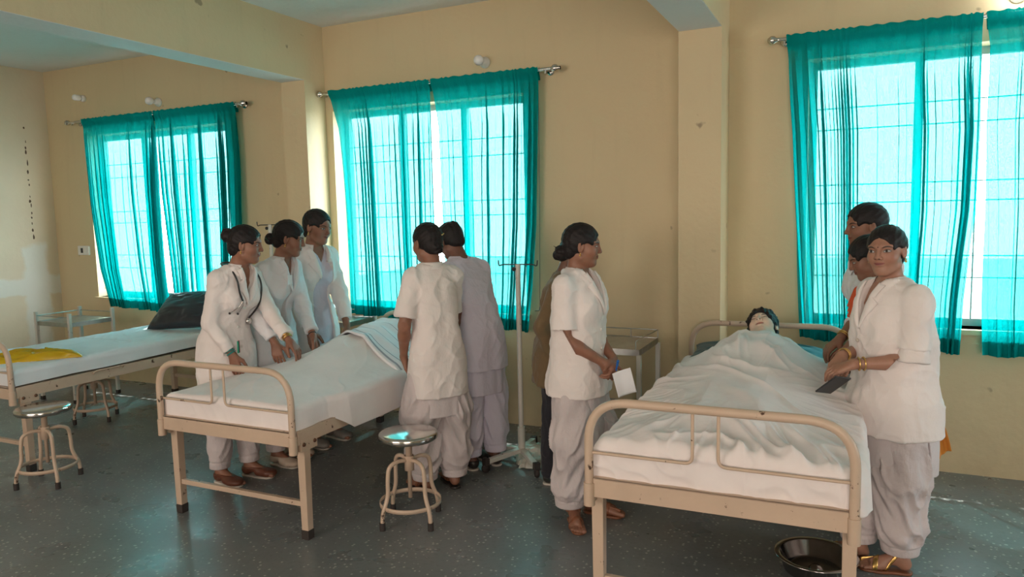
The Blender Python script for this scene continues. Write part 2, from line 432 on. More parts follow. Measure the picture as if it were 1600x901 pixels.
wall_with_openings('wall_front', YF-.23, YF, [], 'wall')
MB().box((-40, YB+.6, -3.6), (40, 80, -3.5)).build('ground', 'yard', kind='structure')
# pillars and the ceiling beams they carry
for k, (x0, x1) in enumerate([(-4.29, -4.05), (-1.035, -.77), (2.24, 2.50)]):
    nm = ['near the left bay', 'in the middle', 'at the right'][k]
    slab('trim_%d' % (k+1), (x0, 4.76 if k == 0 else 4.72, 0), (x1, YB, 2.73), 'wall', label='cream plastered wall pillar ' + nm)
    slab('trim_%d' % (k+4), (x0, YF, 2.73), (x1, YB, ZC), 'wall', label='ceiling beam above the pillar ' + nm)
# beam undersides are painted white like the ceiling
for k, (x0, x1) in enumerate([(-4.29, -4.05), (-1.035, -.77), (2.24, 2.50)]):
    slab('trim_%d' % (k+7), (x0+.002, YF, 2.727), (x1-.002, 4.76 if k == 0 else 4.72, 2.731), 'ceiling', label='pale painted underside of the ceiling beam')
# cracked plaster line on the left wall
mb = MB(); rnd = random.Random(3); z = 2.60
while z > 1.40:
    h = rnd.uniform(.015, .07); w = rnd.uniform(.004, .014); y = 4.765+rnd.uniform(-.006, .006)
    if rnd.random() < .75:
        n = 7; ring = [(XL+.0008, y+w*math.cos(2*PI*i/n)*rnd.uniform(.6, 1.1), z+h/2*math.sin(2*PI*i/n)*rnd.uniform(.7, 1.1)) for i in range(n)]
        ring2 = [(XL+.0016, q[1], q[2]) for q in ring]
        mb.add(ring+ring2, [tuple(range(n, 2*n))] + [(i, (i+1) % n, n+(i+1) % n, n+i) for i in range(n)])
    z -= h+rnd.uniform(.0, .05)
mb.build('crack', 'dirt', wl)
# windows
for i, (a, b, z0, z1) in enumerate(WINS):
    y = YB+.15; mb = MB(); w = .045
    mb.box((a, y, z0), (b, y+.05, z0+w)); mb.box((a, y, z1-w), (b, y+.05, z1)); mb.box((a, y, z0+w), (a+w, y+.05, z1-w)); mb.box((b-w, y, z0+w), (b, y+.05, z1-w))
    for q in (1/3, 2/3):
        xm = a+(b-a)*q; mb.box((xm-.025, y+.002, z0+w), (xm+.025, y+.048, z1-w))
    wo = mb.build('window_%d' % (i+1), 'window_frame', kind='structure')
    g = MB()
    hs = [.18, .26, .46, .53, .74, .82]
    for t in hs: g.tube([(a+w, y-.02, z0+(z1-z0)*t), (b-w, y-.02, z0+(z1-z0)*t)], .0045, 6)
    g.tube([(a+(b-a)*.5, y-.02, z0+w), (a+(b-a)*.5, y-.02, z1-w)], .006, 6)
    g.build('window_grill', 'grill', wo)
    MB().box((a+w, y+.022, z0+w), (b-w, y+.027, z1-w)).build('window_pane', 'glass', wo)
    MB().box((a-.03, YB-.03, z0-.03), (b+.03, YB+.15, z0)).build('window_sill', 'wall', wo)

# ---------------------------------------------------------------- curtains
def curtain_panel(L, Rr, seed, label, group, ybase=4.915, top=2.671):
    rnd = np.random.RandomState(seed); nu, nv = 420, 90
    zt = min(top, 3); Lz = np.array([p[1] for p in L]); Lx = np.array([p[0] for p in L]); Rz = np.array([p[1] for p in Rr]); Rx = np.array([p[0] for p in Rr])
    Lz[0] = Rz[0] = zt; u = np.linspace(0, 1, nu); v = np.linspace(0, 1, nv)
    zl = zt-(zt-Lz[-1])*v; zr = zt-(zt-Rz[-1])*v
    xl = np.interp(-zl, -Lz, Lx); xr = np.interp(-zr, -Rz, Rx)
    U, V = np.meshgrid(u, v); width = abs(xr-xl).mean()
    wx = u.copy(); nf = int(width*20)
    ph = np.cumsum(.25+1.5*rnd.rand(nf)**2); ph = ph/ph[-1]
    phase = np.interp(u, np.concatenate([[0], ph]), np.arange(nf+1))*PI
    amp = np.interp(u, np.linspace(0, 1, nf+1), .25+rnd.rand(nf+1))
    drift = .6*np.sin(2.1*V+seed) + .35*np.sin(5.3*V+U*9)
    S = np.sin(phase[None]*2+drift); C2 = np.sin(phase[None]*4+2*drift)
    A = .013+.017*np.clip(V*3, 0, 1)
    Yo = A*amp[None]*S + .010*np.sin(U*11+V*2.5+seed)*V
    Xn = U + (amp[None]*C2*.9*.012/width)*np.clip(V*5, .15, 1)
    X = xl[:, None]*(1-Xn) + xr[:, None]*Xn
    Z = (zl[:, None]*(1-U) + zr[:, None]*U)
    Z = Z + np.where(V > .98, .006*np.sin(U*23+seed), 0) + .004*np.sin(phase[None]*2)*(V < .02)
    # rod pocket: the cloth bulges round the rod near the top
    Y = ybase - .019*np.exp(-(np.clip(V-.018, 0, 9)/.014)**2) + Yo*np.clip((V-.015)*14, .12, 1)
    dense = ((V > .955) | (V < .045)).astype(float)*.9
    o = grid_mesh('curtain', X, Y, Z, 'curtain', attr=dense, label=label, cat='curtain', group=group)
    k = int(nv*.955); h = grid_mesh('hem', X[k:], Y[k:]+.004, Z[k:], 'curtain_hem', parent=o)
    k2 = 5; grid_mesh('rod_pocket', X[:k2], Y[:k2]+.034, Z[:k2], 'curtain_hem', parent=o)
    return o
CUR = [
 ([(-7.0, 2.625), (-6.976, 1.802), (-6.909, 1.159), (-6.808, .784)], [(-5.985, 2.621), (-6.01, 1.898), (-6.003, 1.292), (-5.97, .75)], 'sheer teal curtain at far left end of the leftmost window'),
 ([(-5.975, 2.621), (-5.966, 1.897), (-5.909, 1.109), (-5.883, .754)], [(-4.958, 2.626), (-4.952, 2.144), (-4.97, 1.638), (-5.027, .79)], 'sheer teal curtain behind the black pillow and first coated woman'),
 ([(-3.933, 2.623), (-3.865, 2.346), (-3.843, 1.827), (-3.827, 1.301), (-3.821, .819)], [(-2.97, 2.62), (-2.972, 2.381), (-2.98, 1.735), (-2.984, 1.404), (-2.97, .786)], 'sheer teal curtain on left half of the middle window'),
 ([(-2.959, 2.619), (-2.926, 2.282), (-2.922, 1.734), (-2.908, 1.404), (-2.867, .79)], [(-2.07, 2.633), (-2.084, 2.224), (-2.113, 1.541), (-2.159, 1.072), (-2.202, .742)], 'sheer teal curtain just left of the drip stand, right half of middle window'),
 ([(-.418, 2.66), (-.372, 2.067), (-.35, 1.595), (-.334, 1.315), (-.3, .80)], [(.609, 2.658), (.608, 2.354), (.62, 2.038), (.612, 1.574), (.59, 1.319), (.571, 1.06), (.562, .745)], 'sheer teal curtain behind the women beside the right bed'),
 ([(.622, 2.656), (.646, 2.488), (.641, 2.036), (.658, 1.573), (.663, 1.026), (.679, .745)], [(1.62, 2.656), (1.60, 1.6), (1.58, .745)], 'sheer teal curtain at the right edge of the picture'),
 ([(2.85, 2.656), (2.87, 1.6), (2.9, .75)], [(4.85, 2.656), (4.82, 1.6), (4.8, .75)], 'sheer teal curtain across the window beyond the right pillar')]
for i, (L, Rr, lab) in enumerate(CUR):
    curtain_panel(L, Rr, 11+i*7, lab, None, top=2.650 if i < 4 else 2.669)
RODS = []
def curtain_rod(x0, x1, label, z=2.648):
    o = empty('curtain_rod', (x0, 4.915, z), 0, label, 'curtain rod'); L = x1-x0; RODS.append(o)
    MB().tube([(0, 0, 0), (L, 0, 0)], .0125, 14).build('pole', 'steel', o)
    for s, x in ((-1, 0), (1, L)):
        MB().lathe([(.0, -.03), (.014, -.028), (.026, -.012), (.028, 0), (.026, .012), (.014, .024), (.013, .04)], (x-.02 if s < 0 else x+.02, 0, 0), 20, 'x').build('finial', 'steel', o)
        xb = x+(.05 if s < 0 else -.05)
        b = MB(); b.tube([(xb, .0, 0), (xb, .085, 0)], .009, 10); b.lathe([(0, .095), (.03, .095), (.03, .086), (.012, .083)], (xb, 0, 0), 20, 'y'); b.box((xb-.006, -.006, -.03), (xb+.006, .006, 0))
        b.build('bracket', 'steel', o)
curtain_rod(-7.215, -4.89, 'steel curtain rod over the leftmost window', 2.630)
curtain_rod(-4.01, -1.965, 'steel curtain rod over the middle window', 2.630)
curtain_rod(-.477, 1.70, 'steel curtain rod over the right window, its left end in view')
curtain_rod(2.75, 4.95, 'steel curtain rod beyond the right pillar')

# bulbs on wall holders
def bulb(x, z, label, lit=False):
    o = empty('wall_bulb', (x, YB, z), 0, label, 'light bulb')
    MB().lathe([(0, -.001), (.042, -.001), (.042, -.016), (.026, -.026), (.024, -.05), (.02, -.052), (0, -.052)], (0, 0, 0), 24, 'y').build('holder', 'white_plastic', o)
    MB().lathe([(.013, -.05), (.015, -.065), (.030, -.085), (.038, -.108), (.030, -.132), (.014, -.143), (0, -.145)], (0, 0, 0), 24, 'y').build('bulb_glass', 'bulb_lit' if lit else 'bulb', o)
bulb(-6.02, 2.745, 'unlit round bulb above the leftmost window')
bulb(-2.54, 2.745, 'unlit round bulb above the middle window')
bulb(.78, 2.76, 'lit round bulb above the right window', True)
o = empty('switch_board', (-7.26, YB, 1.34), 0, 'small white switch board left of the leftmost window', 'switch')
MB().box((-.085, -.022, -.048), (.085, 0, .048)).build('plate', 'white_plastic', o, .004)
MB().box((-.03, -.030, -.025), (-.002, -.022, .025)).build('rocker', 'black', o, .002)
MB().box((.015, -.027, -.028), (.058, -.022, .028)).build('socket', 'white_plastic', o, .002)
o = empty('wall_lamp_shade', (-7.09, YB, 2.87), 0, 'small pale round fitting high on wall near the left corner', 'light fitting')
MB().lathe([(0, 0), (.035, 0), (.035, -.02), (.03, -.03), (0, -.034)], (0, 0, 0), 20, 'y').build('back_plate', 'white_plastic', o)
MB().lathe([(.0, -.03), (.02, -.03), (.03, -.055), (.03, -.10), (.02, -.115), (0, -.118)], (0, 0, 0), 20, 'y').build('shade', 'bulb', o)
mb = MB(); mb.tube([(-2.085, 4.94, 2.64), (-2.095, 4.95, 1.7), (-2.11, 4.955, .93)], .0018, 6); mb.tube(arc([(-2.11, 4.955, .93), (-2.115, 4.955, .90), (-2.15, 4.955, .898)], .01), .003, 6)
mb.v = [(q[0]+4.01, q[1]-4.915, q[2]-2.630) for q in mb.v]; mb.build('cord', 'black', RODS[1])

# ---------------------------------------------------------------- hospital beds  (local: x 0..W, y 0 foot .. L head)
BW, BL = .95, 2.06
def make_bed(name_loc, rz, z0, label, xs=1.0):
    o = empty('hospital_bed', name_loc, rz, label, 'bed', 'hospital beds'); r = .017; P = 'paint'
    F = .50+z0; T = .575+z0; top = .873+z0
    for y, nm, tp in ((0, 'footboard', top), (BL, 'headboard', top-.0)):
        mb = MB(); mb.tube(arc([(r, y, F-.01), (r, y, tp), (BW-r, y, tp), (BW-r, y, F-.01)], .16, 12), r, 16)
        ar = mb.build(nm, P, o)
        for x in (r, BW-r):
            MB().tube([(x, y, F-.035), (x, y, F+.055)], .0215, 16).build('post_socket', P, ar)
        zr = .673+z0; rr = .0062
        if y == 0:
            for x0, x1 in ((r, .405), (BW-r, .495)):
                MB().tube(arc([(x0, y, zr), (x1, y, zr), (x1, y, tp-.01)], .03, 6), rr, 8).build('inner_rod', P, ar)
        mb = MB(); s = 1 if y == 0 else -1
        ya, yb = (-.004, .002) if y == 0 else (y-.002, y+.004)
        mb.box((2*r, ya, F), (BW-2*r, yb, T)); mb.box((2*r, min(ya, ya+s*.04), T-.006), (BW-2*r, max(yb, yb+s*.04), T))
        mb.build('end_rail', P, o, .0015)
        yl = .085 if y == 0 else BL-.085
        mb = MB(); mb.box((.05, yl-.012, .168), (BW-.05, yl+.012, .195)); mb.build('crossbar', P, o, .002)
        for x in (.028, BW-.028):
            lg = MB().box((x-.024, yl-.024, .045), (x+.024, yl+.024, F+.03), .86).build('leg', P, o, .003)
            MB().box((x-.0235, yl-.0235, 0), (x+.0235, yl+.0235, .05), .95).build('rubber_foot', 'rubber', lg, .003)
            sx = x+(.026 if x > .5 else -.026)
            b = MB(); b.box((min(sx, x), yl-.045, F-.035), (max(sx, x), yl+.075, F+.03))
            br = b.build('bracket', P, lg, .002)
            for yy in (yl-.025, yl+.055):
              q = MB(); q.lathe([(0, .006), (.009, .006), (.011, 0), (.011, -.004)] if x > .5 else [(.011, .004), (.011, 0), (.009, -.006), (0, -.006)], (sx, yy, F), 10, 'x')
              q.build('bolt', 'bolt', lg)
    for x in (.006, BW-.006):
        s = 1 if x < .5 else -1
        mb = MB(); mb.box((x-.003, .02, F+.005), (x+.003, BL-.02, T)); mb.box((min(x, x+s*.04), .03, T-.005), (max(x, x+s*.04), BL-.03, T))
        sr = mb.build('side_rail', P, o, .001)
        xo = x-s*.012
        MB().tube(arc([(x, .55, T-.02), (xo-s*.012, .55, T+.004), (xo-s*.012, .78, T+.004), (x, .78, T-.02)], .02), .005, 8).build('side_handle', P, sr)
    mb = MB(); mb.box((.04, .04, T-.012), (BW-.04, BL-.04, T-.004)); mb.build('bed_deck', P, o)
    return o
BEDS = {'left': ((-5.82, 2.80, 0), 0.0, .0), 'mid': ((-3.413, 2.70, 0), 0.0, .0), 'right': ((-.917, 2.56, 0), math.radians(.8), .042)}
beds = {
 'left': make_bed(*BEDS['left'], 'cream metal hospital bed at the far left holding a yellow bag'),
 'mid': make_bed(*BEDS['mid'], 'cream metal hospital bed in the middle, women in coats along its far side'),
 'right': make_bed(*BEDS['right'], 'cream metal hospital bed at the right with the practice mannequin on it')}
def mattress(key, label, th=.10):
    loc, rz, z0 = BEDS[key]
    o = MB().box((.035, .03, .578+z0), (BW-.035, BL-.05, .578+z0+th)).build('mattress', 'teal_vinyl', None, .03, label=label, cat='mattress', group='bed mattresses')
    o.location = loc; o.rotation_euler = (0, 0, rz); return o
for k, lab in (('left', 'thin mattress under the white sheet of the far left bed'), ('mid', 'thin mattress under the sheet of the middle bed'), ('right', 'thin mattress under the crumpled sheet of the right bed')): mattress(k, lab)

def membrane(b, it):
    h = b.copy()
    for _ in range(it):
        a = h.copy(); a[1:-1, 1:-1] = .25*(h[:-2, 1:-1]+h[2:, 1:-1]+h[1:-1, :-2]+h[1:-1, 2:])
        a[0] = a[1]; a[-1] = a[-2]; a[:, 0] = 0; a[:, -1] = 0
        h = np.maximum(b, a)
    return h
def bilerp(G, x, y):
    ny, nx = G.shape; fx = np.clip(x/BW, 0, 1)*(nx-1); fy = np.clip(y/BL, 0, 1)*(ny-1)
    i = np.minimum(fx.astype(int), nx-2); j = np.minimum(fy.astype(int), ny-2); a = fx-i; b = fy-j
    return (G[j, i]*(1-a)+G[j, i+1]*a)*(1-b)+(G[j+1, i]*(1-a)+G[j+1, i+1]*a)*b
def lying_body(scale, x0, ny=104, nx=48, feet=.13, yhead=1.88):
    y, x = np.meshgrid(np.linspace(0, BL, ny), np.linspace(0, BW, nx), indexing='ij'); b = np.zeros_like(x)
    def cap(ax, ay, bx, by, ra, rb, ha, hb):
        nonlocal b
        dx, dy = bx-ax, by-ay; t = np.clip(((x-ax)*dx+(y-ay)*dy)/(dx*dx+dy*dy), 0, 1)
        d = np.hypot(x-ax-t*dx, y-ay-t*dy); r = ra+(rb-ra)*t; h = ha+(hb-ha)*t
        b = np.maximum(b, np.where(d < r, h*np.sqrt(np.clip(1-(d/r)**2, 0, 1))**.8, 0))
    s = scale; Y = lambda q: yhead-(yhead-.25)*q
    cap(x0-.05, Y(.25), x0-.05, Y(.45), .14, .13, .20*s, .17*s); cap(x0+.05, Y(.25), x0+.05, Y(.45), .14, .13, .20*s, .17*s)
    cap(x0-.12, Y(.14), x0+.12, Y(.14), .09, .09, .17*s, .17*s)
    for q in (-1, 1):
        cap(x0+q*.09, Y(.48), x0+q*.11, Y(.72), .10, .07, .17*s, .13*s); cap(x0+q*.11, Y(.72), x0+q*.10, Y(.95), .065, .045, .13*s, .09*s)
        cap(x0+q*.10, Y(.955), x0+q*.12, Y(.99), .045, .04, feet, feet*.9)
        cap(x0+q*.22, Y(.16), x0+q*.27, Y(.5), .05, .04, .10*s, .08*s)
    return b

def sheet(key, label, mat, hump, hangL, hangR, hangF, y_end, wr, seed, hemwave=.02, y0=.028, th=.10, folds=None, over=0.0, tuck=.3):
    loc, rz, z0 = BEDS[key]; zt = .578+z0+th+.008; r = .03; q = r*PI/2
    xi, yi = .030, y0; Wm = BW-2*xi+.0
    nu, nv = 260, 420
    u = np.linspace(-hangL, Wm+hangR, nu); v = np.linspace(-hangF, y_end, nv); U, Vv = np.meshgrid(u, v)
    eL = np.clip(-U, 0, None); eR = np.clip(U-Wm, 0, None); eF = np.clip(-Vv, 0, None)
    nz = vnoise(np.stack([Vv.ravel()*3.1, 0*Vv.ravel(), 0*Vv.ravel()], -1), 1, seed).reshape(U.shape)
    hw = 1+hemwave/ max(hangR, .05)*nz; eL = eL*hw; eR = eR*hw*((.60 if tuck == .3 and over else 1)+(.40 if tuck == .3 and over else 0)*np.clip((Vv-tuck+.06)/.12, 0, 1))
    def off(e): return np.where(e < q, r*np.sin(np.minimum(e, q)/r), r), np.where(e < q, r*(1-np.cos(np.minimum(e, q)/r)), r+e-q)
    oL, dL = off(eL); oR, dR = off(eR); oF, dF = off(eF)
    ov = over*np.clip((Vv-tuck+.08)/.12, 0, 1)
    X = xi+r + np.clip(U, 0, Wm)*(Wm-2*r)/Wm - oL + oR + ov*np.clip((U-Wm*.8)/(Wm*.2), 0, 1)**2; Y = yi+r + np.clip(Vv, 0, None) - oF
    drop = np.maximum(np.maximum(dL, dR), dF)
    H = bilerp(hump, X, np.clip(Y, 0, BL))
    P = np.stack([X.ravel(), Y.ravel(), 0*X.ravel()], -1)
    n1 = vnoise(P, (6, 3, 1), seed+1).reshape(X.shape); n2 = vnoise(P, (17, 8, 1), seed+2).reshape(X.shape)
    th_ = .5*n1
    dirx = X*math.cos(.7)+Y*math.sin(.7)+.10*n1
    rid = 1-np.abs(vnoise(np.stack([dirx.ravel()*11, (Y-X).ravel()*2.2, 0*X.ravel()], -1), 1, seed+3)).reshape(X.shape)
    top = np.clip(1-drop/.03, 0, 1)
    W_ = wr*(.35*n1+.2*n2+.9*rid**3)
    Z = zt - drop + H*np.clip(1-drop/.10, 0, 1) + W_*top
    if folds is not None: Z = Z + folds(X, Y)*top
    side = 1-top; sw = wr*.55*(rid**2 + .5*n2)
    # hanging cloth ripples outwards
    rip = vnoise(np.stack([Y.ravel()*9, Z.ravel()*2.5, 0*X.ravel()], -1), 1, seed+5).reshape(X.shape)
    X = X + (eR > 0)*side*(sw+.010*(rip+1)*np.clip(dR/.15, 0, 1)) - (eL > 0)*side*(sw+.008*(rip+1)*np.clip(dL/.15, 0, 1))
    fr = vnoise(np.stack([X.ravel()*14+Z.ravel()*8, Z.ravel()*16, 0*X.ravel()], -1), 1, seed+6).reshape(X.shape)
    Y = Y - (eF > 0)*side*(sw*.5+wr*.45*(1-np.abs(fr))**2)
    o = grid_mesh('bed_sheet', X, Y, Z, mat, label=label, cat='bed sheet', group='bed sheets')
    m = o.modifiers.new('thickness', 'SOLIDIFY'); m.thickness = .003; m.offset = 1
    o.location = loc; o.rotation_euler = (0, 0, rz)
    return o, (lambda x, y: zt+float(bilerp(hump, np.array([x]), np.array([y]))[0]))
flat = np.zeros((104, 48)); yy, xx = np.meshgrid(np.linspace(0, BL, 104), np.linspace(0, BW, 48), indexing='ij')
def left_folds(X, Y): return -.006*np.exp(-((Y-1.05-.05*X)/.012)**2) + -.005*np.exp(-((Y-.62+.1*X)/.010)**2)
sheet('left', 'smooth pale sheet on the far left bed under the yellow bag', 'sheet_blue', flat, .12, .115, .125, BL-.10, .006, 5, .006, folds=left_folds)
body2 = lying_body(1.0, .50, feet=.16); body2[yy < .30] *= 0; body2 *= np.clip((yy-.15)/.9, .25, 1)
hump2 = membrane(body2, 260)
sheet('mid', 'white sheet over the covered figure on the middle bed', 'sheet', hump2, .12, .205, .135, BL-.12, .0055, 21, .03, over=.047)
body3 = lying_body(1.08, .47, feet=.10, yhead=1.86); body3[yy > 1.68] = 0; body3 += .05*np.exp(-((yy-1.20)/.25)**2-((xx-.5)/.2)**2)
hump3 = membrane(body3, 420)
def folds3(X, Y):
    cx, cy = .50, .62; a = np.arctan2(Y-cy, X-cx); rr = np.hypot(X-cx, Y-cy)
    f = vnoise(np.stack([a.ravel()*5.5, rr.ravel()*2.0, 0*a.ravel()], -1), 1, 91).reshape(a.shape)
    g = vnoise(np.stack([a.ravel()*13, rr.ravel()*3.0, 0*a.ravel()], -1), 1, 92).reshape(a.shape)
    amp = np.clip((rr-.16)*2.6, 0, 1)**1.5*np.clip(1.5-Y*.8, .2, 1)
    return amp*(.030*(1-np.abs(f))**2.5+.013*(1-np.abs(g))**3-.012)
S3, _ = sheet('right', 'rumpled white sheet draped over the mannequin on the right bed', 'sheet', hump3, .12, .15, .135, 1.70, .020, 33, .03, folds=folds3, over=.055, tuck=.0)

# folded striped draw sheet over the middle bed near its head
def draw_sheet():
    loc, rz, z0 = BEDS['mid']; zt = .578+z0+.10+.022; nu, nv = 200, 150
    U, Vv = np.meshgrid(np.linspace(0, 1, nu), np.linspace(0, 1, nv))
    X = .10+.83*U; y0 = 1.12 - .10*U + .10*np.cos(U*3.0); Y = y0 + (1.80-y0)*Vv
    pl = np.sin(Vv*46+3*np.sin(U*3+1)); pl2 = np.sin(Vv*21+U*5)
    Z = zt + bilerp(hump2, X, Y) + .0045*pl*(1-.6*Vv) + .004*pl2 + .012
    Z[0] -= .014
    R = np.clip((U-.94)/.06, 0, 1); Z -= .04*R**2; X += .02*R
    # width bands of thin blue stripe lines along the hem
    o = grid_mesh('draw_sheet', X, Y, Z, 'stripe', label='bunched white draw sheet with thin dark stripes across the middle bed', cat='draw sheet')
    at = o.data.attributes.new('band', 'FLOAT', 'POINT'); at.data.foreach_set('value', Vv.reshape(-1).astype(np.float32))
    m = o.modifiers.new('thickness', 'SOLIDIFY'); m.thickness = .004; m.offset = 1
    o.location = loc
def stripe_mat():
    t = NT('striped draw sheet'); v = t.n('ShaderNodeAttribute', _attribute_name='band').outputs['Fac']; b = (.76, .77, .80, 1)
    m = 0
    for c, w in ((.035, .010), (.085, .006), (.20, .004), (.30, .004), (.42, .004), (.55, .004)):
        q = t.ramp(t.math('ABSOLUTE', t.math('SUBTRACT', v, c)), w*.7, w, 1, 0); m = q if m == 0 else t.math('MAXIMUM', m, q)
    t.set(t.p.inputs['Base Color'], t.mix(t.math('MULTIPLY', m, .75), b, (.16, .20, .26, 1))); t.p.inputs['Roughness'].default_value = .85
    t.bump(t.noise(t.coord(), 30, 3), .2, .01); return t.m
MAT['stripe'] = stripe_mat()
draw_sheet()

# pillows
def pillow(loc, rot, size, mat, label, seed=1):
    nu = nv = 60; u = np.linspace(-1, 1, nu); U, Vv = np.meshgrid(u, u)
    e = (1-np.abs(U)**3.2)*(1-np.abs(Vv)**3.2); h = size[2]*np.clip(e, 0, 1)**.45
    pin = 1-.07*(1-np.abs(U)**2)*np.abs(Vv)**2; pin2 = 1-.07*(1-np.abs(Vv)**2)*np.abs(U)**2
    P = np.stack([U.ravel()*2, Vv.ravel()*2, 0*U.ravel()], -1)
    n = vnoise(P, (1.6, 3, 1), seed).reshape(U.shape); a = np.arctan2(Vv, U); rad = np.hypot(U, Vv)
    w = .07*size[2]*n*e+.05*size[2]*np.sin(U*7+3*Vv+4*n)*rad*e
    X = U*size[0]/2*pin2; Y = Vv*size[1]/2*pin
    co = np.concatenate([np.stack([X, Y, h*.5+w], -1).reshape(-1, 3), np.stack([X, Y, -h*.5], -1).reshape(-1, 3)])
    i = np.arange(nu*nv).reshape(nv, nu); q = np.stack([i[:-1, :-1], i[:-1, 1:], i[1:, 1:], i[1:, :-1]], -1).reshape(-1, 4)
    me = bpy.data.meshes.new('pillow'); fill_mesh(me, co, np.concatenate([q, q[:, ::-1]+nu*nv]))
    o = link('pillow', me, mat, label=label, cat='pillow', group=None); o.location = loc; o.rotation_euler = rot; return o
pillow((-5.24, 4.50, .855), (math.radians(40), math.radians(-4), math.radians(6)), (.62, .42, .15), 'black_vinyl', 'black vinyl pillow on the far left bed against its headboard', 3)
pillow((-.50, 4.36, .77), (math.radians(4), 0, math.radians(2)), (.76, .40, .12), 'teal_vinyl', 'dark teal vinyl pillow under the mannequin head', 8)

# yellow bag on the far left bed
def crumple(name, loc, size, mat, seed, label, cat, rz=0, n=60, thin=.35, outline=None):
    u = np.linspace(-1, 1, n); U, Vv = np.meshgrid(u, u); P = np.stack([U.ravel(), Vv.ravel(), 0*U.ravel()], -1)
    a = vnoise(P, (2.5, 2.5, 1), seed).reshape(U.shape); b = vnoise(P, (6, 6, 1), seed+1).reshape(U.shape); c = vnoise(P, (13, 13, 1), seed+2).reshape(U.shape)
    e = np.clip((1-np.abs(U)**4)*(1-np.abs(Vv)**4), 0, 1)
    h = size[2]*(e**.5)*(.55+.45*a+.35*(1-np.abs(b))+.15*(1-np.abs(c)))
    X = U*size[0]/2*(1+.12*a)+.03*size[0]*b; Y = Vv*size[1]/2*(1+.18*a*U)+.04*size[1]*b*(1-e)
    co = np.concatenate([np.stack([X, Y, np.maximum(h, .002)], -1).reshape(-1, 3), np.stack([X, Y, 0*X], -1).reshape(-1, 3)])
    i = np.arange(n*n).reshape(n, n); q = np.stack([i[:-1, :-1], i[:-1, 1:], i[1:, 1:], i[1:, :-1]], -1).reshape(-1, 4)
    me = bpy.data.meshes.new(name); fill_mesh(me, co, np.concatenate([q, q[:, ::-1]+n*n]))
    o = link(name, me, mat, label=label, cat=cat); o.location = loc; o.rotation_euler = (0, 0, rz); return o
crumple('plastic_bag', (-5.23, 3.06, .690), (.70, .26, .055), 'bag', 4, 'crumpled yellow plastic bag lying on the far left bed', 'bag', math.radians(52))

# ---------------------------------------------------------------- stools
def make_stool(loc, rz, label, h=.49):
    o = empty('stool', loc, rz, label, 'stool', 'steel topped stools')
    st = MB().lathe([(0, h), (.140, h), (.152, h-.004), (.157, h-.012), (.157, h-.030), (.150, h-.038), (.140, h-.036), (.138, h-.010), (0, h-.010)], seg=56).build('seat', 'steel', o)
    MB().lathe([(0, h-.010), (.05, h-.012), (.05, h-.022), (.018, h-.03), (.018, h-.17), (.011, h-.175), (.011, .13), (0, .13)], seg=20).build('screw_post', 'paint', o)
    MB().lathe([(.026, h-.13), (.026, h-.21), (.014, h-.212)], seg=20).build('hub', 'paint', o)
    for k in range(4):
        a = PI/4+k*PI/2; c, s = math.cos(a), math.sin(a); q = lambda r, z: (r*c, r*s, z)
        lg = MB().tube(arc([q(.01, h-.155), q(.075, h-.145), q(.128, h-.165), q(.137, h-.24), q(.137, .17), q(.175, .085), q(.178, .02)], .035, 5), .0112, 12).build('leg', 'paint', o)
        MB().tube([q(.178, 0), q(.178, .042)], .0155, 12).build('rubber_foot', 'rubber', lg)
    mb = MB(); R = .163
    ring = [(R*math.cos(2*PI*i/64), R*math.sin(2*PI*i/64), .112) for i in range(64)]; v = []; f = []
    for i in range(64):
        a = 2*PI*i/64; c, s = math.cos(a), math.sin(a)
        v += [(R*c, R*s, .100), (R*c, R*s, .122), ((R-.005)*c, (R-.005)*s, .122), ((R-.005)*c, (R-.005)*s, .100)]
    for i in range(64):
        j = (i+1) % 64
        for k in range(4): f.append((i*4+k, j*4+k, j*4+(k+1) % 4, i*4+(k+1) % 4))
    mb.add(v, f, True); mb.build('foot_ring', 'paint', o, .0)
    return o
make_stool((-2.12, 3.17, 0), math.radians(22), 'steel topped stool in front of the woman seen from behind')
make_stool((-4.58, 2.80, 0), math.radians(27), 'steel topped stool at the far left in front of the bed')
make_stool((-5.68, 3.90, 0), math.radians(40), 'steel topped stool pushed under the far left bed', .47)

# ---------------------------------------------------------------- drip stand
def drip_stand(loc, rz, H, label, lean=(0, 0), wrap=True):
    o = empty('drip_stand', loc, rz, label, 'drip stand'); n = 5
    top = Vector((lean[0], lean[1], H))
    MB().tube([(0, 0, .09), top], .0165, 16).build('pole', 'paint_white', o)
    MB().tube([(0, 0, .07), (0, 0, .24)], .024, 16).build('pole_socket', 'paint_white', o)
    d = Vector((.13, 0, 0)); bar = MB().tube(arc([top-d+Vector((0, 0, .025)), top-d+Vector((.004, 0, -.012)), top-d+Vector((.03, 0, -.002)), top+d+Vector((-.03, 0, -.002)), top+d+Vector((-.004, 0, -.014)), top+d+Vector((0, 0, .025))], .012, 5), .0042, 8).build('hook_bar', 'black', o)
    MB().ball(tuple(top+Vector((-.022, -.015, -.03))), .014, 12).build('clamp_knob', 'black', o)
    for k in range(n):
        a = .3+2*PI*k/n; M_ = Matrix.Rotation(a, 4, 'Z')
        b = MB().box((.02, -.018, .075), (.27, .018, .105)); b.v = [tuple(M_ @ Vector((p[0], p[1], p[2]-(p[0]*.08)))) for p in b.v]
        lg = b.build('base_leg', 'paint_white', o, .004)
        e = MB().box((.265, -.021, .045), (.30, .021, .092)); e.v = [tuple(M_ @ Vector(p)) for p in e.v]; e.build('end_cap', 'rubber', lg, .004)
        w = MB().lathe([(.0, -.011), (.026, -.011), (.028, -.006), (.028, .006), (.026, .011), (0, .011)], (0, 0, 0), 20, 'y')
        w.v = [tuple(M_ @ Vector((p[0]+.285, p[1], p[2]+.028))) for p in w.v]; w.build('caster', 'rubber', lg)
    return o
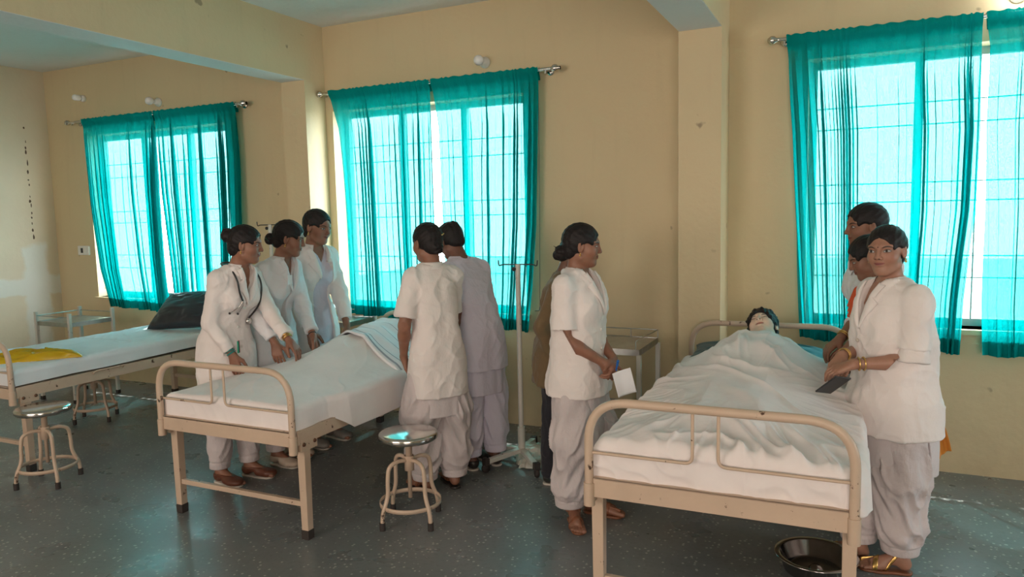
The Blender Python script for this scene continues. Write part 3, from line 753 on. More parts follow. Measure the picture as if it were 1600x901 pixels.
drip_stand((-1.945, 4.22, 0), math.radians(8), 1.30, 'cream drip stand on wheels between the lavender figure and the brown shirt', (0.0, .0))
drip_stand((-4.40, 4.66, 0), math.radians(5), 1.575, 'drip stand showing its hook bar behind the women in white coats')
crumple('plastic_wrap', (-1.80, 4.32, .01), (.42, .32, .09), 'film', 17, 'crumpled clear plastic wrapping at the foot of the drip stand', 'plastic wrap', .5)

# ---------------------------------------------------------------- bedside trolleys
def trolley(loc, rz, w, d, h, label, rail=True, metal='steel_dull'):
    o = empty('bedside_trolley', loc, rz, label, 'trolley', 'bedside trolleys')
    zt = h
    for nm, z in (('top_tray', zt), ('lower_shelf', h*.45)):
        mb = MB(); mb.box((0, 0, z-.004), (w, d, z))
        for lo, hi in (((-.002, -.002, z-.035), (w+.002, 0, z+.004)), ((-.002, d, z-.035), (w+.002, d+.002, z+.004)), ((-.002, 0, z-.035), (0, d, z+.004)), ((w, 0, z-.035), (w+.002, d, z+.004))): mb.box(lo, hi)
        mb.build(nm, metal, o, .001)
    ext = .12 if rail == 'posts' else 0
    for x in (.0, w):
        for y in (.0, d):
            lg = MB().box((x-.014, y-.014, .03), (x+.014, y+.014, h-.03+ext)).build('leg', 'paint_white', o, .003)
            MB().box((x-.016, y-.016, 0), (x+.016, y+.016, .035)).build('rubber_foot', 'rubber', lg, .003)
    if rail == 'posts':
        mb = MB()
        for z in (h+.055,):
            mb.tube([(0, 0, z), (w, 0, z)], .004, 8); mb.tube([(0, 0, z), (0, d, z)], .004, 8); mb.tube([(0, d, z), (w, d, z)], .004, 8)
        mb.build('guard_rail', metal, o)
    elif rail:
        mb = MB(); z = h+.055
        mb.tube(arc([(w-.02, .0, h), (w-.02, .0, z), (w, d, z), (0, d, z), (.02, 0, z), (.02, 0, h)], .01), .0036, 8)
        for x in (.0, w/2, w): mb.tube([(x, d, h), (x, d, z)], .003, 6)
        mb.build('guard_rail', metal, o)
    return o
trolley((-1.52, 4.22, 0), math.radians(0), .36, .46, .79, 'steel bedside trolley against the wall beside the right bed')
trolley((-6.82, 4.18, 0), math.radians(0), .47, .42, .73, 'steel bedside trolley in the corner behind the far left bed', 'posts')
trolley((-4.00, 4.55, 0), math.radians(0), .42, .38, .80, 'steel bedside trolley behind the tallest woman, by the middle window', 'posts')

# steel basin under the right bed
o = empty('steel_basin', (-.13, 3.40, 0), 0, 'round steel basin on floor under the right bed', 'basin')
MB().lathe([(0, .012), (.10, .012), (.125, .018), (.150, .075), (.156, .078), (.175, .080), (.178, .076), (.172, .073), (.158, .070), (.135, .004), (.12, .0), (0, .0)], seg=64).build('bowl', 'steel', o)
MB().lathe([(0, .028), (.018, .026), (.03, .013), (.032, .011)], seg=24).build('raised_centre', 'steel', o)

# ---------------------------------------------------------------- people: smooth blended volumes turned into one continuous skin
f32 = np.float32
def A3(*a): return np.array(a, dtype=np.float64)
def nrm(v): v = np.asarray(v, float); return v/max(1e-9, np.linalg.norm(v))
def smin(a, b, k):
    h = np.clip(.5+.5*(b-a)/k, 0, 1); return b*(1-h)+a*h-k*h*(1-h)
def smax(a, b, k): return -smin(-a, -b, k)
def rc(P, a, b, ra, rb):
    a = np.asarray(a, float); b = np.asarray(b, float); d = b-a; q = P-a
    h = np.clip(q@d/max(1e-9, d@d), 0, 1); return np.linalg.norm(q-h[:, None]*d, axis=1)-(ra+(rb-ra)*h)
def el(P, c, r, Rm=None):
    q = P-np.asarray(c, float)
    if Rm is not None: q = q@Rm
    r = np.asarray(r, float); k0 = np.linalg.norm(q/r, axis=1); k1 = np.linalg.norm(q/(r*r), axis=1)
    return k0*(k0-1)/np.maximum(k1, 1e-6)
def bounded(P, a, b, R, fn, m=.035):
    d = rc(P, a, b, R, R); out = d+.012; k = d < m
    if k.any(): out[k] = fn(P[k])
    return out
def surfnet(f, lo, hi, h, proj=2):
    B = 8; lo = np.asarray(lo, float); n = np.ceil((np.asarray(hi, float)-lo)/h/B).astype(int); N = n*B+1
    bi = np.stack(np.meshgrid(*[np.arange(k) for k in n], indexing='ij'), -1).reshape(-1, 3)
    cen = lo+(bi+.5)*B*h; d = f(cen); r = B*h*.8661
    keep = np.abs(d) < 1.6*r+.012
    D = np.where(d < 0, -1, 1).reshape(n).astype(f32)
    D = np.repeat(np.repeat(np.repeat(D, B, 0), B, 1), B, 2); D = np.pad(D, ((0, 1),)*3, mode='edge')
    g = np.arange(B+1); G = np.stack(np.meshgrid(g, g, g, indexing='ij'), -1).reshape(-1, 3)
    kb = bi[keep]
    for s in range(0, len(kb), 600):
        I = (kb[s:s+600, None]*B+G[None]).reshape(-1, 3); D[I[:, 0], I[:, 1], I[:, 2]] = f(lo+I*h)
    S = D < 0
    c = np.zeros(tuple(N-1), np.int8)
    for a in (0, 1):
        for b in (0, 1):
            for e in (0, 1): c += S[a:N[0]-1+a, b:N[1]-1+b, e:N[2]-1+e]
    act = np.argwhere((c > 0) & (c < 8)); idx = np.full(tuple(N-1), -1, np.int32); idx[tuple(act.T)] = np.arange(len(act))
    acc = np.zeros((len(act), 3)); cnt = np.zeros(len(act))
    cor = [(0,0,0),(1,0,0),(0,1,0),(1,1,0),(0,0,1),(1,0,1),(0,1,1),(1,1,1)]
    vals = [D[act[:, 0]+q[0], act[:, 1]+q[1], act[:, 2]+q[2]] for q in cor]
    for i, j in [(0,1),(2,3),(4,5),(6,7),(0,2),(1,3),(4,6),(5,7),(0,4),(1,5),(2,6),(3,7)]:
        vi, vj = vals[i], vals[j]; m = (vi < 0) != (vj < 0); t = np.where(m, vi/np.where(m, vi-vj, 1), 0)
        p = np.array(cor[i])+t[:, None]*(np.array(cor[j])-np.array(cor[i])); acc[m] += p[m]; cnt[m] += 1
    V = lo+(act+acc/cnt[:, None])*h
    quads = []
    for ax in range(3):
        a, b = [(1, 2), (2, 0), (0, 1)][ax]
        s0 = [slice(0, N[k]-1) for k in range(3)]; sl0 = [slice(None)]*3; 
        A = S[tuple(slice(0, N[k]-1) if k == ax else slice(1, N[k]-1) for k in range(3))]
        Bq = S[tuple(slice(1, N[k]) if k == ax else slice(1, N[k]-1) for k in range(3))]
        e = np.argwhere(A != Bq); flip = A[tuple(e.T)]
        e = e.copy(); e[:, a] += 1; e[:, b] += 1
        def at(da, db):
            q = e.copy(); q[:, a] -= da; q[:, b] -= db; return idx[q[:, 0], q[:, 1], q[:, 2]]
        Q = np.stack([at(1, 1), at(0, 1), at(0, 0), at(1, 0)], -1)
        Q = np.where(flip[:, None], Q, Q[:, ::-1]); quads.append(Q)
    Q = np.concatenate(quads); Q = Q[(Q >= 0).all(1)]
    for _ in range(proj):
        v0 = f(V); e = h*.35
        g = np.stack([f(V+A3(*(e if k == m else 0 for m in range(3))))-v0 for k in range(3)], -1)/e
        gl = (g*g).sum(1); V = V-np.clip(v0/np.maximum(gl, .2), -.6*h, .6*h)[:, None]*g
    v0 = f(V); e = h*.5
    g = np.stack([f(V+A3(*(e if k == m else 0 for m in range(3))))-v0 for k in range(3)], -1)
    Nn = g/np.maximum(np.linalg.norm(g, axis=1), 1e-9)[:, None]
    return V, Q, Nn

def Rz(a): c, s = math.cos(a), math.sin(a); return np.array([[c, -s, 0], [s, c, 0], [0, 0, 1]])
def Rx(a): c, s = math.cos(a), math.sin(a); return np.array([[1, 0, 0], [0, c, -s], [0, s, c]])
def Ry(a): c, s = math.cos(a), math.sin(a); return np.array([[c, 0, s], [0, 1, 0], [-s, 0, c]])

def head_sdf(p):
    """p in head coordinates: x right, y forward, z up, origin between the ears"""
    x, y, z = p.T; q = p.copy(); q[:, 0] = np.abs(x)
    d = el(p, (0, -.012, .035), (.0725, .092, .083))
    d = smin(d, el(p, (0, .022, -.032), (.0555, .062, .072)), .03)
    d = smin(d, el(q, (.036, .042, -.018), (.028, .035, .032)), .02)          # cheeks
    d = smin(d, el(p, (0, .058, -.082), (.022, .022, .018)), .022)             # chin
    d = smin(d, rc(q, (.048, .0, -.055), (.015, .055, -.080), .016, .014), .02)   # jaw line
    d = smin(d, rc(q, (.010, .077, .033), (.045, .060, .032), .010, .008), .014)  # brow
    d = smax(d, -el(q, (.0335, .094, .012), (.019, .018, .012)), .012)         # eye sockets
    d = smin(d, el(q, (.0325, .0655, .012), (.0150, .0145, .0125)), .004)      # eyeballs under lids
    d = smin(d, rc(p, (0, .078, .028), (0, .0945, -.012), .0072, .0085), .010)      # nose
    d = smin(d, el(p, (0, .0950, -.0175), (.0105, .010, .0085)), .007)
    d = smin(d, el(q, (.0115, .089, -.0200), (.0075, .009, .0065)), .005)
    d = smin(d, el(p, (0, .0795, -.0405), (.021, .0095, .0058)), .005)         # lips
    d = smin(d, el(p, (0, .0790, -.0505), (.018, .0095, .0062)), .005)
    d = smax(d, -el(p, (0, .0925, -.0455), (.020, .006, .0014)), .003)
    c = math.cos(.35); s = math.sin(.35); R = Rz(.28)
    e = el(q, (.0755, -.006, .002), (.0075, .0165, .030), R); e = smax(e, -el(q, (.082, -.002, .004), (.006, .009, .017), R), .004)
    return smin(d, e, .005)
def hair_sdf(p, style):
    x, y, z = p.T; q = p.copy(); q[:, 0] = np.abs(x)
    strand = .0009*np.sin(x*300+y*60)+.0008*np.sin(z*200+y*120)
    d = el(p, (0, -.014, .036), (.0815, .101, .0925))+strand
    d = smin(d, el(p, (0, -.060, -.030), (.052, .045, .045)), .03)
    face = el(p, (0, .105, -.040+style.get('line', 0)), (.073, .092, .112)); d = smax(d, -face, .008)
    d = smax(d, -el(q, (.078, .032, -.018), (.030, .038, .046)), .010)           # ears and temples stay free
    d = smax(d, -(z+.072+.35*np.clip(-y-.02, 0, 1)*0), .01)
    d = smax(d, -(.004-np.abs(x))*1.0 if False else d-1, .01) if False else d
    d = d+.004*np.exp(-(x/.0035)**2)*(y > -.02)*(z > .06)
    b = style.get('bun')
    if b:
        c = A3(*b[:3]); r = b[3]; w = p-c
        sw = .0035*np.sin(np.arctan2(w[:, 2], w[:, 0])*5+np.linalg.norm(w, axis=1)*260)
        d = smin(d, el(p, c, (r*1.05, r*.85, r))+sw, .010)
    if style.get('tail'):
        d = smin(d, rc(p, (0, -.095, -.02), (.0, -.11, -.17), .030, .016)+.003*np.sin(z*90+x*80), .02)
    for t in style.get('wisps', []): d = smin(d, rc(p, t[0], t[1], t[2], .001), .004)
    return d

def ik(S, T, l1, l2, pole):
    S, T = np.asarray(S, float), np.asarray(T, float); v = T-S; d = np.linalg.norm(v); m = (l1+l2)*.995
    if d > m: T = S+v*(m/d); v = T-S; d = m
    d = max(d, abs(l1-l2)+.02)
    a = (l1*l1-l2*l2+d*d)/(2*d); h = math.sqrt(max(0, l1*l1-a*a)); u = v/np.linalg.norm(v)
    p = np.asarray(pole, float); p = nrm(p-u*(p@u)); return S+u*a+p*h, T
def hand_parts(w, d, n, side, curl=.35, spread=.10, thumb=.6):
    """list of tapered bones (a, b, ra, rb) for the palm, for five fingers"""
    d = nrm(d); n = nrm(np.asarray(n, float)-d*(np.asarray(n, float)@d)); t = np.cross(d, n)*(1 if side > 0 else -1)
    palm = []; fing = []
    off = [.027, .0095, -.008, -.0245]; kl = [.088, .091, .086, .078]; L = [.068, .076, .070, .056]; R0 = [.0086, .0088, .0084, .0074]
    for i in range(4):
        K = w+d*kl[i]*.92+t*off[i]; palm.append((w+t*off[i]*.42+d*.008, K, .0155, .0105))
        cu = curl*(1+.12*i); a = cu*.55; P0 = K
        for sgm, (fr, ra, rb) in enumerate(((.44, 1, .93), (.31, .93, .85), (.25, .85, .72))):
            dr = nrm(d*math.cos(a)+n*math.sin(a)+t*spread*(1.2-.8*i)*math.cos(a)); Q = P0+dr*L[i]*fr
            fing.append((P0, Q, R0[i]*ra, R0[i]*rb)); P0 = Q; a += cu*(1.05 if sgm == 0 else .75)
    b = w+d*.020+t*.018+n*.004; c = b+nrm(d*.75+t*(.72*thumb+.25)+n*.35)*.040; e = c+nrm(d*.95+t*(.45*thumb)+n*.30)*.032; g = e+nrm(d*.95+t*.10*thumb+n*.40)*.024
    palm.append((b, c, .015, .0112)); fing += [(c, e, .0108, .0096), (e, g, .0096, .0074)]
    return palm, fing

SECT_BODY = np.array([(.74,.150,.10),(.82,.165,.115),(.90,.150,.105),(1.0,.120,.088),(1.08,.125,.092),(1.18,.145,.105),(1.25,.150,.100),(1.31,.108,.064),(1.345,.055,.045)])
def sect_sdf(P, T, spine, infl=0.0, zlo=None, zhi=None, k=.02, power=2.4):
    z = P[:, 2]; c = spine(z); rx = np.interp(z, T[:, 0], T[:, 1])+infl; ry = np.interp(z, T[:, 0], T[:, 2])+infl
    dx = np.abs(P[:, 0]-c[0]); dy = np.abs(P[:, 1]-c[1]); n = power
    k0 = ((dx/rx)**n+(dy/ry)**n)**(1/n); g = np.hypot((np.maximum(dx, 1e-6)/rx)**(n-1)/rx, (np.maximum(dy, 1e-6)/ry)**(n-1)/ry)/np.maximum(k0, 1e-6)**(n-1)
    d = (k0-1)/np.maximum(g, 1.0)
    d = np.maximum(d, -np.minimum(rx, ry))
    if zlo is not None: d = smax(d, zlo-z, .004)
    if zhi is not None: d = smax(d, z-zhi, k)
    return d

class Person:
    def __init__(s, label, group, org, phi, H=1.58, lean=(0, 0), head=(0, 0, 0), skin='skin', hair=None, arms=None, feet=None, z0=0.0, bust=1.0, width=.93, res=.0042):
        s.sc = H/1.6; s.org = A3(org[0], org[1], z0); s.phi = math.radians(phi); th = s.phi-PI/2
        s.Rw = Rz(th); s.th = th; s.lean = lean; s.res = res/s.sc; s.bust = bust; s.w = width; s.label = label; s.group = group; s.skin = skin
        s.T = SECT_BODY.copy(); s.T[:, 1] *= width; s.T[:, 2] *= width
        s.NB = A3(lean[0], lean[1]-.005, 1.335)
        hy, hp, hr = [math.radians(a) for a in head]
        s.Rh = Rz(hy)@Rx(-hp)@Ry(hr)
        s.HC = s.NB+A3(lean[0]*.25, lean[1]*.25+.012, .07)+s.Rh@A3(0, .012, .075)
        s.hairstyle = hair or {}
        s.sh = {}; s.el = {}; s.wr = {}; s.hand = {}
        for sd, nm in ((1, 'R'), (-1, 'L')):
            a = dict((arms or {}).get(nm, {})); c = s.spine(np.array([1.29])); S = A3(c[0][0]+sd*.158*width, c[1][0]-.008, 1.285)
            if 'shift' in a: S = S+A3(*a['shift'])
            T = s.local(a['wrist']) if 'wrist' in a else S+A3(sd*.06, .05, -.49)
            E, T = ik(S, T, .275, .235, a.get('pole', (sd*.5, -1, -.2)))
            hd = s.localdir(a['dir']) if 'dir' in a else nrm(T-E); hn = s.localdir(a['palm']) if 'palm' in a else A3(-sd, .2, 0)
            s.sh[sd], s.el[sd], s.wr[sd] = S, E, T
            s.hand[sd] = hand_parts(T, hd, hn, sd, a.get('curl', .35), a.get('spread', .10), a.get('thumb', .6))
        s.feet = feet or {1: (.09, 0.0, 8), -1: (-.09, 0.0, -8)}
        s.root = None
    def spine(s, z):
        t = np.clip((z-.88)/.46, 0, 1.15); t = t*t*(1.6-.6*t); return s.lean[0]*t, s.lean[1]*t
    def local(s, w): return (s.Rw.T@(np.asarray(w, float)-s.org))/s.sc
    def localdir(s, v): return s.Rw.T@nrm(v)
    def world(s, p): return s.org+s.Rw@(np.asarray(p, float)*s.sc)
    def hl(s, P): return (P-s.HC)@s.Rh
    def foot_frame(s, sd): x, y, a = s.feet[sd]; return A3(x, y, .0), Rz(-math.radians(a))
    def foot_sdf(s, P, sd, infl=0.0, lift=.012):
        o, R = s.foot_frame(sd); q = (P-o)@R; q = q-A3(0, 0, lift)
        d = rc(q, (0, -.045, .034), (0, -.03, .075), .030, .031)
        d = smin(d, rc(q, (0, -.015, .060), (.0, .085, .026), .030, .022), .03); d = smin(d, rc(q, (.014*-sd, .05, .022), (-.02*sd, .115, .018), .020, .0165), .015)
        d = smin(d, rc(q, (.014*sd, .04, .022), (.026*sd, .095, .016), .020, .0145), .015)
        if infl == 0:
            for i, (xx, yy, r) in enumerate(((-.027, .156, .0125), (-.008, .155, .0095), (.007, .148, .009), (.020, .138, .0085), (.031, .125, .008))):
                d = smin(d, rc(q, (xx*sd*.9, yy-.05, .016), (xx*sd, yy, .011), r*1.1, r), .004)
        else: d = smin(d, el(q, (0, .115, .020), (.036, .045, .018)), .015)
        return smax(d-infl, -q[:, 2]-.0, .004)
    def leg_pts(s, sd):
        o, R = s.foot_frame(sd); A = o+A3(0, -.03, .09); Hh = A3(sd*.088*s.w, 0, .84); K = (A+Hh)/2+A3(sd*.012, .03, .02); return Hh, K, A
    def body(s, P, torso=True):
        d = bounded(P, s.NB, s.HC+s.Rh@A3(0, 0, .03), .135, lambda Q: smin(smin(head_sdf(s.hl(Q)), rc(Q, s.HC+s.Rh@A3(0, -.022, -.045), s.NB+A3(0, -.005, .0), .047, .052), .025), sect_sdf(Q, s.T, s.spine, 0, .76, 1.355, .02), .03))
        t = sect_sdf(P, s.T, s.spine, 0, .76, 1.355, .02)
        c = s.spine(np.array([1.18])); 
        for sx in (-1, 1): t = smin(t, el(P, (c[0][0]+sx*.066, c[1][0]+.070, 1.165), (.056, .05*s.bust, .055)), .03)
        for sd in (1, -1): t = smin(t, rc(P, s.NB+A3(sd*.03, 0, -.030), s.sh[sd]+A3(-sd*.006, 0, -.008), .040, .043), .03)
        d = smin(d, t, .02)
        for sd in (1, -1):
            S, E, W = s.sh[sd], s.el[sd], s.wr[sd]
            def arm(Q):
                a = rc(Q, S-A3(sd*.006, 0, .008), E, .043*s.w**.5, .036); a = smin(a, rc(Q, E, E+(W-E)*.35, .036, .036), .012); a = smin(a, rc(Q, E+(W-E)*.3, W, .036, .0215), .012); return a
            d = smin(d, bounded(P, S, W, .075, arm), .018)
            palm, fing = s.hand[sd]
            Kc = np.mean([p[1] for p in palm[:4]], axis=0)
            def hand(Q):
                a = rc(Q, W, Kc*.35+W*.65, .021, .018)
                for p in palm: a = smin(a, rc(Q, *p), .010)
                fg = None
                for p in fing:
                    e = rc(Q, *p); fg = e if fg is None else np.minimum(fg, e)
                return smin(a, fg, .0045)
            d = smin(d, bounded(P, W, W+(Kc-W)*1.6, .105, hand, .02), .012)
            Hh, K, A = s.leg_pts(sd)
            d = smin(d, bounded(P, Hh, A, .13, lambda Q: smin(rc(Q, Hh, K, .082, .050), smin(rc(Q, K, K*.6+A*.4-A3(0, .012, 0), .050, .047), rc(Q, K*.6+A*.4-A3(0, .012, 0), A, .047, .030), .02), .02)), .02)
            o, R = s.foot_frame(sd)
            d = smin(d, bounded(P, o+R@A3(0, -.05, .04), o+R@A3(0, .13, .02), .10, lambda Q: s.foot_sdf(Q, sd)), .012)
        return d
    def bbox(s, pad=.05):
        pts = [A3(-.26, -.2, -.01), A3(.26, .2, 1.3), s.HC+.16, s.HC-.16]
        for sd in (1, -1): pts += [s.el[sd]+.08, s.el[sd]-.08, s.wr[sd]+.19, s.wr[sd]-.19, A3(s.feet[sd][0]+.1, s.feet[sd][1]+.2, 0), A3(s.feet[sd][0]-.1, s.feet[sd][1]-.1, 0)]
        p = np.array(pts); lo, hi = p.min(0)-pad*.2, p.max(0)+pad*.2; lo[2] = -.02; return lo, hi
    def emit(s, name, f, lo, hi, h, mat, disp=None, hp=False, parent=None, label=None):
        V, Q, N = surfnet(f, lo, hi, h)
        if disp is not None: V = V+N*disp(V)[:, None]
        me = bpy.data.meshes.new(name); fill_mesh(me, V*s.sc, Q)
        if hp:
            L = (V-s.HC)@s.Rh; far = np.linalg.norm(L, axis=1) > .16; L[far] = (9, -9, 9)
            at = me.attributes.new('hp', 'FLOAT_VECTOR', 'POINT'); at.data.foreach_set('vector', L.astype(f32).ravel())
        o = link(name, me, mat, parent if parent is not None else s.root, label=label)
        return o
    def build_body(s):
        lo, hi = s.bbox(); s.root = s.emit('person', s.body, lo, hi, s.res, s.skin, hp=True)
        s.root.location = s.org; s.root.rotation_euler = (0, 0, s.th); s.root['label'] = s.label; s.root['category'] = 'person'
        if s.group: s.root['group'] = s.group
        c = s.HC; f = lambda P: hair_sdf(s.hl(P), s.hairstyle)
        s.emit('hair', f, c-.24, c+A3(.2, .2, .17), .0045, 'hair')
        return s
    def shoulders(s, P, r0, r1):
        d = None
        for sd in (1, -1):
            e = rc(P, s.NB+A3(sd*.04, -.004, -.028), s.sh[sd]+A3(-sd*.006, 0, -.006), r0-.005, r1-.005); d = e if d is None else smin(d, e, .02)
        return d
    def top(s, name, mat, hem=.62, sleeve=1.0, infl=.016, vneck=1.16, vw=.060, opening=None, collar=True, skirt=(.205, .160), zlo=None, slits=None, flare=0.0, loose=.0, buttons=True, slim=1.0, sleeve_r=(.059, .050, .043), pockets=False, label=None, hemtilt=0.0, cutback=True):
        """coat, tunic or shirt: torso with skirt, sleeves, neckline"""
        T = np.array([(hem-.05, skirt[0]+flare, skirt[1]+flare), (.80, skirt[0]*.98, skirt[1]*.97), (.90, .178, .136), (1.01, .142+loose, .110+loose), (1.09, .146+loose, .114+loose), (1.18, .160, .124), (1.25, .160, .118), (1.30, .126, .100), (1.335, .086, .080), (1.375, .060, .058)])
        T[:, 1] *= s.w*slim; T[:, 2] *= s.w*slim; s.topT = T.copy(); s.tophem = hem; sp = s.spine; NB = s.NB
        def f(P):
            z = P[:, 2]; c = sp(z); x = P[:, 0]-c[0]; y = P[:, 1]-c[1]
            d = sect_sdf(P, T, sp, infl-.012, None, 1.352, .012)
            cb = sp(np.array([1.18]))
            for sx in (-1, 1): d = smin(d, el(P, (cb[0][0]+sx*.062, cb[1][0]+.075, 1.165), (.068, .058*s.bust+infl*.5, .072)), .045)
            d = smin(d, s.shoulders(P, .050+infl*.8, .052+infl*.8), .03)
            d = smax(d, hem+hemtilt*y-z, .003)
            if slits:
                zs, w = slits; d = smax(d, (w*np.clip((zs-z)/.25, 0, 1)+.004-np.abs(y)-np.where(z > zs, 1, 0)), .004)
            # neckline
            if vneck:
                half = np.clip((z-vneck)/(1.37-vneck), 0, 1)**.9*vw
                edge = half-np.abs(x); cut = np.where(z > vneck-.02, np.minimum(edge, y-.0), -1.0)
                if collar:
                    band = np.clip(1-np.abs(edge+.018)/.026, 0, 1)*(y > .02)*np.clip((z-vneck+.03)/.05, 0, 1); d = d-.0065*np.minimum(1, band*2.2)
                    ringd = np.abs(z-1.345+.25*np.clip(y, -1, 0))/.020; d = d-.005*np.clip(1.4-ringd, 0, 1)*(y < .05)
            nk = rc(P, NB+A3(0, -.010, .034), NB+A3(0, .004, .12), .054, .064)
            d = smax(d, -nk, .004)
            if opening:
                w0, w1 = opening[:2]; sh_ = opening[2] if len(opening) > 2 else 0
                half = w0+(w1-w0)*np.clip((1.2-z)/(1.2-hem), 0, 1); d = smax(d, np.minimum(np.minimum(half-np.abs(x-sh_), y-.02), 1.25-z), .004)
            elif buttons:
                d = d-.0022*np.clip(1-np.abs(x-.018)/.022, 0, 1)*(y > .03)
            if vneck: d = smax(d, cut, .004)
            if pockets:
                for sx in (-1, 1):
                    m = np.clip(1-np.maximum(np.abs(x-sx*.105)/.055, np.abs(z-.80)/.075)**8, 0, 1)*(y > .02); d = d-.0035*m
            for sd in (1, -1):
                S, E, W = s.sh[sd], s.el[sd], s.wr[sd]; L = sleeve
                if not L: continue
                r0, r1, r2 = sleeve_r
                def sl(Q):
                    a = rc(Q, S-A3(sd*.006, 0, .008), E, r0-.005, r1 if L > 1 else r1+(.006))
                    if L > 1:
                        ce = E+(W-E)*min(L-1, .96); a = smin(a, rc(Q, E, ce, r1, r2), .02); u = nrm(W-E); return smax(a, (Q-ce)@u-0.0, .004)
                    ce = S+(E-S)*L; u = nrm(E-S); return smax(a, (Q-ce)@u, .004)
                b = S+(E-S)*L if L <= 1 else None
                if L <= 1: d = smin(d, bounded(P, S, b, .10, sl), .022)
                else: d = smin(d, bounded(P, S, E, .09, sl), .022) if False else smin(d, sl2(P, S, E, W, sl), .022)
            return d
        def sl2(P, S, E, W, sl):
            d1 = rc(P, S, E, .10, .10); d2 = rc(P, E, W, .10, .10); d = np.minimum(d1, d2); out = d+.012; k = d < .035
            if k.any(): out[k] = sl(P[k])
            return out
        def disp(V):
            z = V[:, 2]; low = np.clip((1.05-z)/.4, 0, 1); a = np.arctan2(V[:, 1], V[:, 0])
            sd = int(abs(hash(s.label)) % 1000) if False else (len(s.label)*7) % 97
            n1 = vnoise(V, (13, 13, 3.2), sd); n2 = vnoise(V+A3(.3, .1, 0)*V[:, 2:3], (22, 22, 9), sd+3)
            n3 = vnoise(np.stack([a*3, a*0, z*.8], -1), 1, sd+9)
            nr = 1-np.abs(vnoise(np.stack([V[:, 0]*7+V[:, 2]*5, V[:, 1]*7, V[:, 2]*5-V[:, 0]*6], -1), 1, sd+5))
            n4 = 1-np.abs(vnoise(np.stack([V[:, 0]*16-V[:, 2]*9, V[:, 1]*16, V[:, 2]*16+V[:, 0]*8], -1), 1, sd+7))
            return .0045*n1+.003*n2+.007*n3*low+.0075*(nr**4-.3)+.004*(n4**4-.3)
        s.topf = f; s.vn = (vneck, vw)
        lo, hi = s.bbox(); lo = lo.copy(); lo[2] = min(hem-.04, min(s.wr[1][2], s.wr[-1][2])-.05 if sleeve > 1 else 9); hi = hi.copy(); hi[2] = 1.44
        return s.emit(name, f, lo, hi, .0068, mat, disp, label=label)
    def drape(s, X, Z, off):
        """front surface of the garment under every (x, z)"""
        off = np.broadcast_to(off, X.shape).ravel(); x, z = X.ravel(), Z.ravel(); lo = np.full(len(x), -.25); hi = np.full(len(x), .60); yc = s.spine(z)[1]; y = np.full(len(x), .45); done = np.zeros(len(x), bool)
        for _ in range(40):
            P = np.stack([x, y, z], -1); d = s.topf(P)-off; d = np.where(P[:, 1] < yc-.02, 0, d); y = y-np.clip(d, 0, .05)*.85
        return y.reshape(X.shape)
    def lapels(s, mat, width=.048, notch=.72, wide=True, back=True):
        zv, vw = s.vn; cx = s.spine(np.array([1.25]))[0][0]
        for sx in (-1, 1):
            t = np.linspace(0, 1, 26)[:, None]; w = np.linspace(0, 1, 9)[None]
            z = zv+(1.352-zv)*t; half = np.clip((z-zv)/(1.37-zv), 0, 1)**.9*vw
            prof = np.where(t < notch, .008+width*(t/notch)**.9, width*.62+.012*(1-t)) if wide else .010+width*.35*np.ones_like(t)
            prof = np.where(np.abs(t-notch) < .03, width*.40 if wide else prof, prof)
            X = cx+sx*(half-.004+prof*w); Z = z-(w*prof*.45)+0*X
            Y = s.drape(X, Z, .0045+.004*(w*(1-w)*4)); Y = Y+.003*(1-w)
            grid_mesh('lapel', X*s.sc, Y*s.sc, Z*s.sc, mat, s.root, thick=.0028)
        if back:
            a = np.linspace(math.radians(-55), math.radians(235), 44)[:, None]; v = np.linspace(0, 1, 6)[None]; N = s.NB
            r = .0635+.020*(1-v)**1.5+.004*np.sin(v*3); bk = np.clip(-np.sin(a+PI), -1, 1)
            X = N[0]+np.cos(a+PI)*r*1.02; Y = N[1]+.004+np.sin(a+PI)*r*.92-.0*v+s.lean[1]*.12*v; Z = 1.334+.040*v+.018*np.clip(bk*0-np.sin(a+PI), -1, 1)*0-.012*np.clip(np.sin(a+PI), 0, 1)
            grid_mesh('collar', X*s.sc, Y*s.sc, Z*s.sc, mat, s.root, thick=.003)
    def buttons(s, mat, zs, x=.0):
        X = np.full(len(zs), x)+s.spine(np.array([1.0]))[0][0]; Z = np.array(zs); Y = s.drape(X, Z, .006)
        for a, b, c in zip(X, Y, Z): MB().lathe([(0, -.003), (.008, -.003), (.009, 0), (.007, .003), (0, .002)], (a*s.sc, b*s.sc, c*s.sc), 14, 'y').build('button', mat, s.root)
    def skirt(s, name, mat, top, hem, skirt=(.19, .14), slit=.86, slitw=.05, infl=0.0, label=None):
        """lower panels of a long kurta worn under a coat"""
        T = s.topT.copy(); T[:, 1:] -= .027; top = s.tophem+.05; T[0, 1:] += .004
        def f(P):
            z = P[:, 2]; y = P[:, 1]; d = sect_sdf(P, T, s.spine, infl, None); d = np.maximum(d, -d-.012) if False else d
            d = smax(smax(d, hem-z, .003), z-top, .01)
            w = slitw*np.clip((slit-z)/.3, 0, 1)
            return smax(d, np.where(z < slit, w+.003-np.abs(y), -1), .004)
        def disp(V):
            a = np.arctan2(V[:, 1], V[:, 0]); return .005*vnoise(np.stack([a*3.2, a*0, V[:, 2]*1.2], -1), 1, 17)+.003*vnoise(V, (18, 18, 5), 19)
        return s.emit(name, f, A3(-.32, -.28, hem-.03), A3(.32, .32, top+.03), .007, mat, disp, label=label)
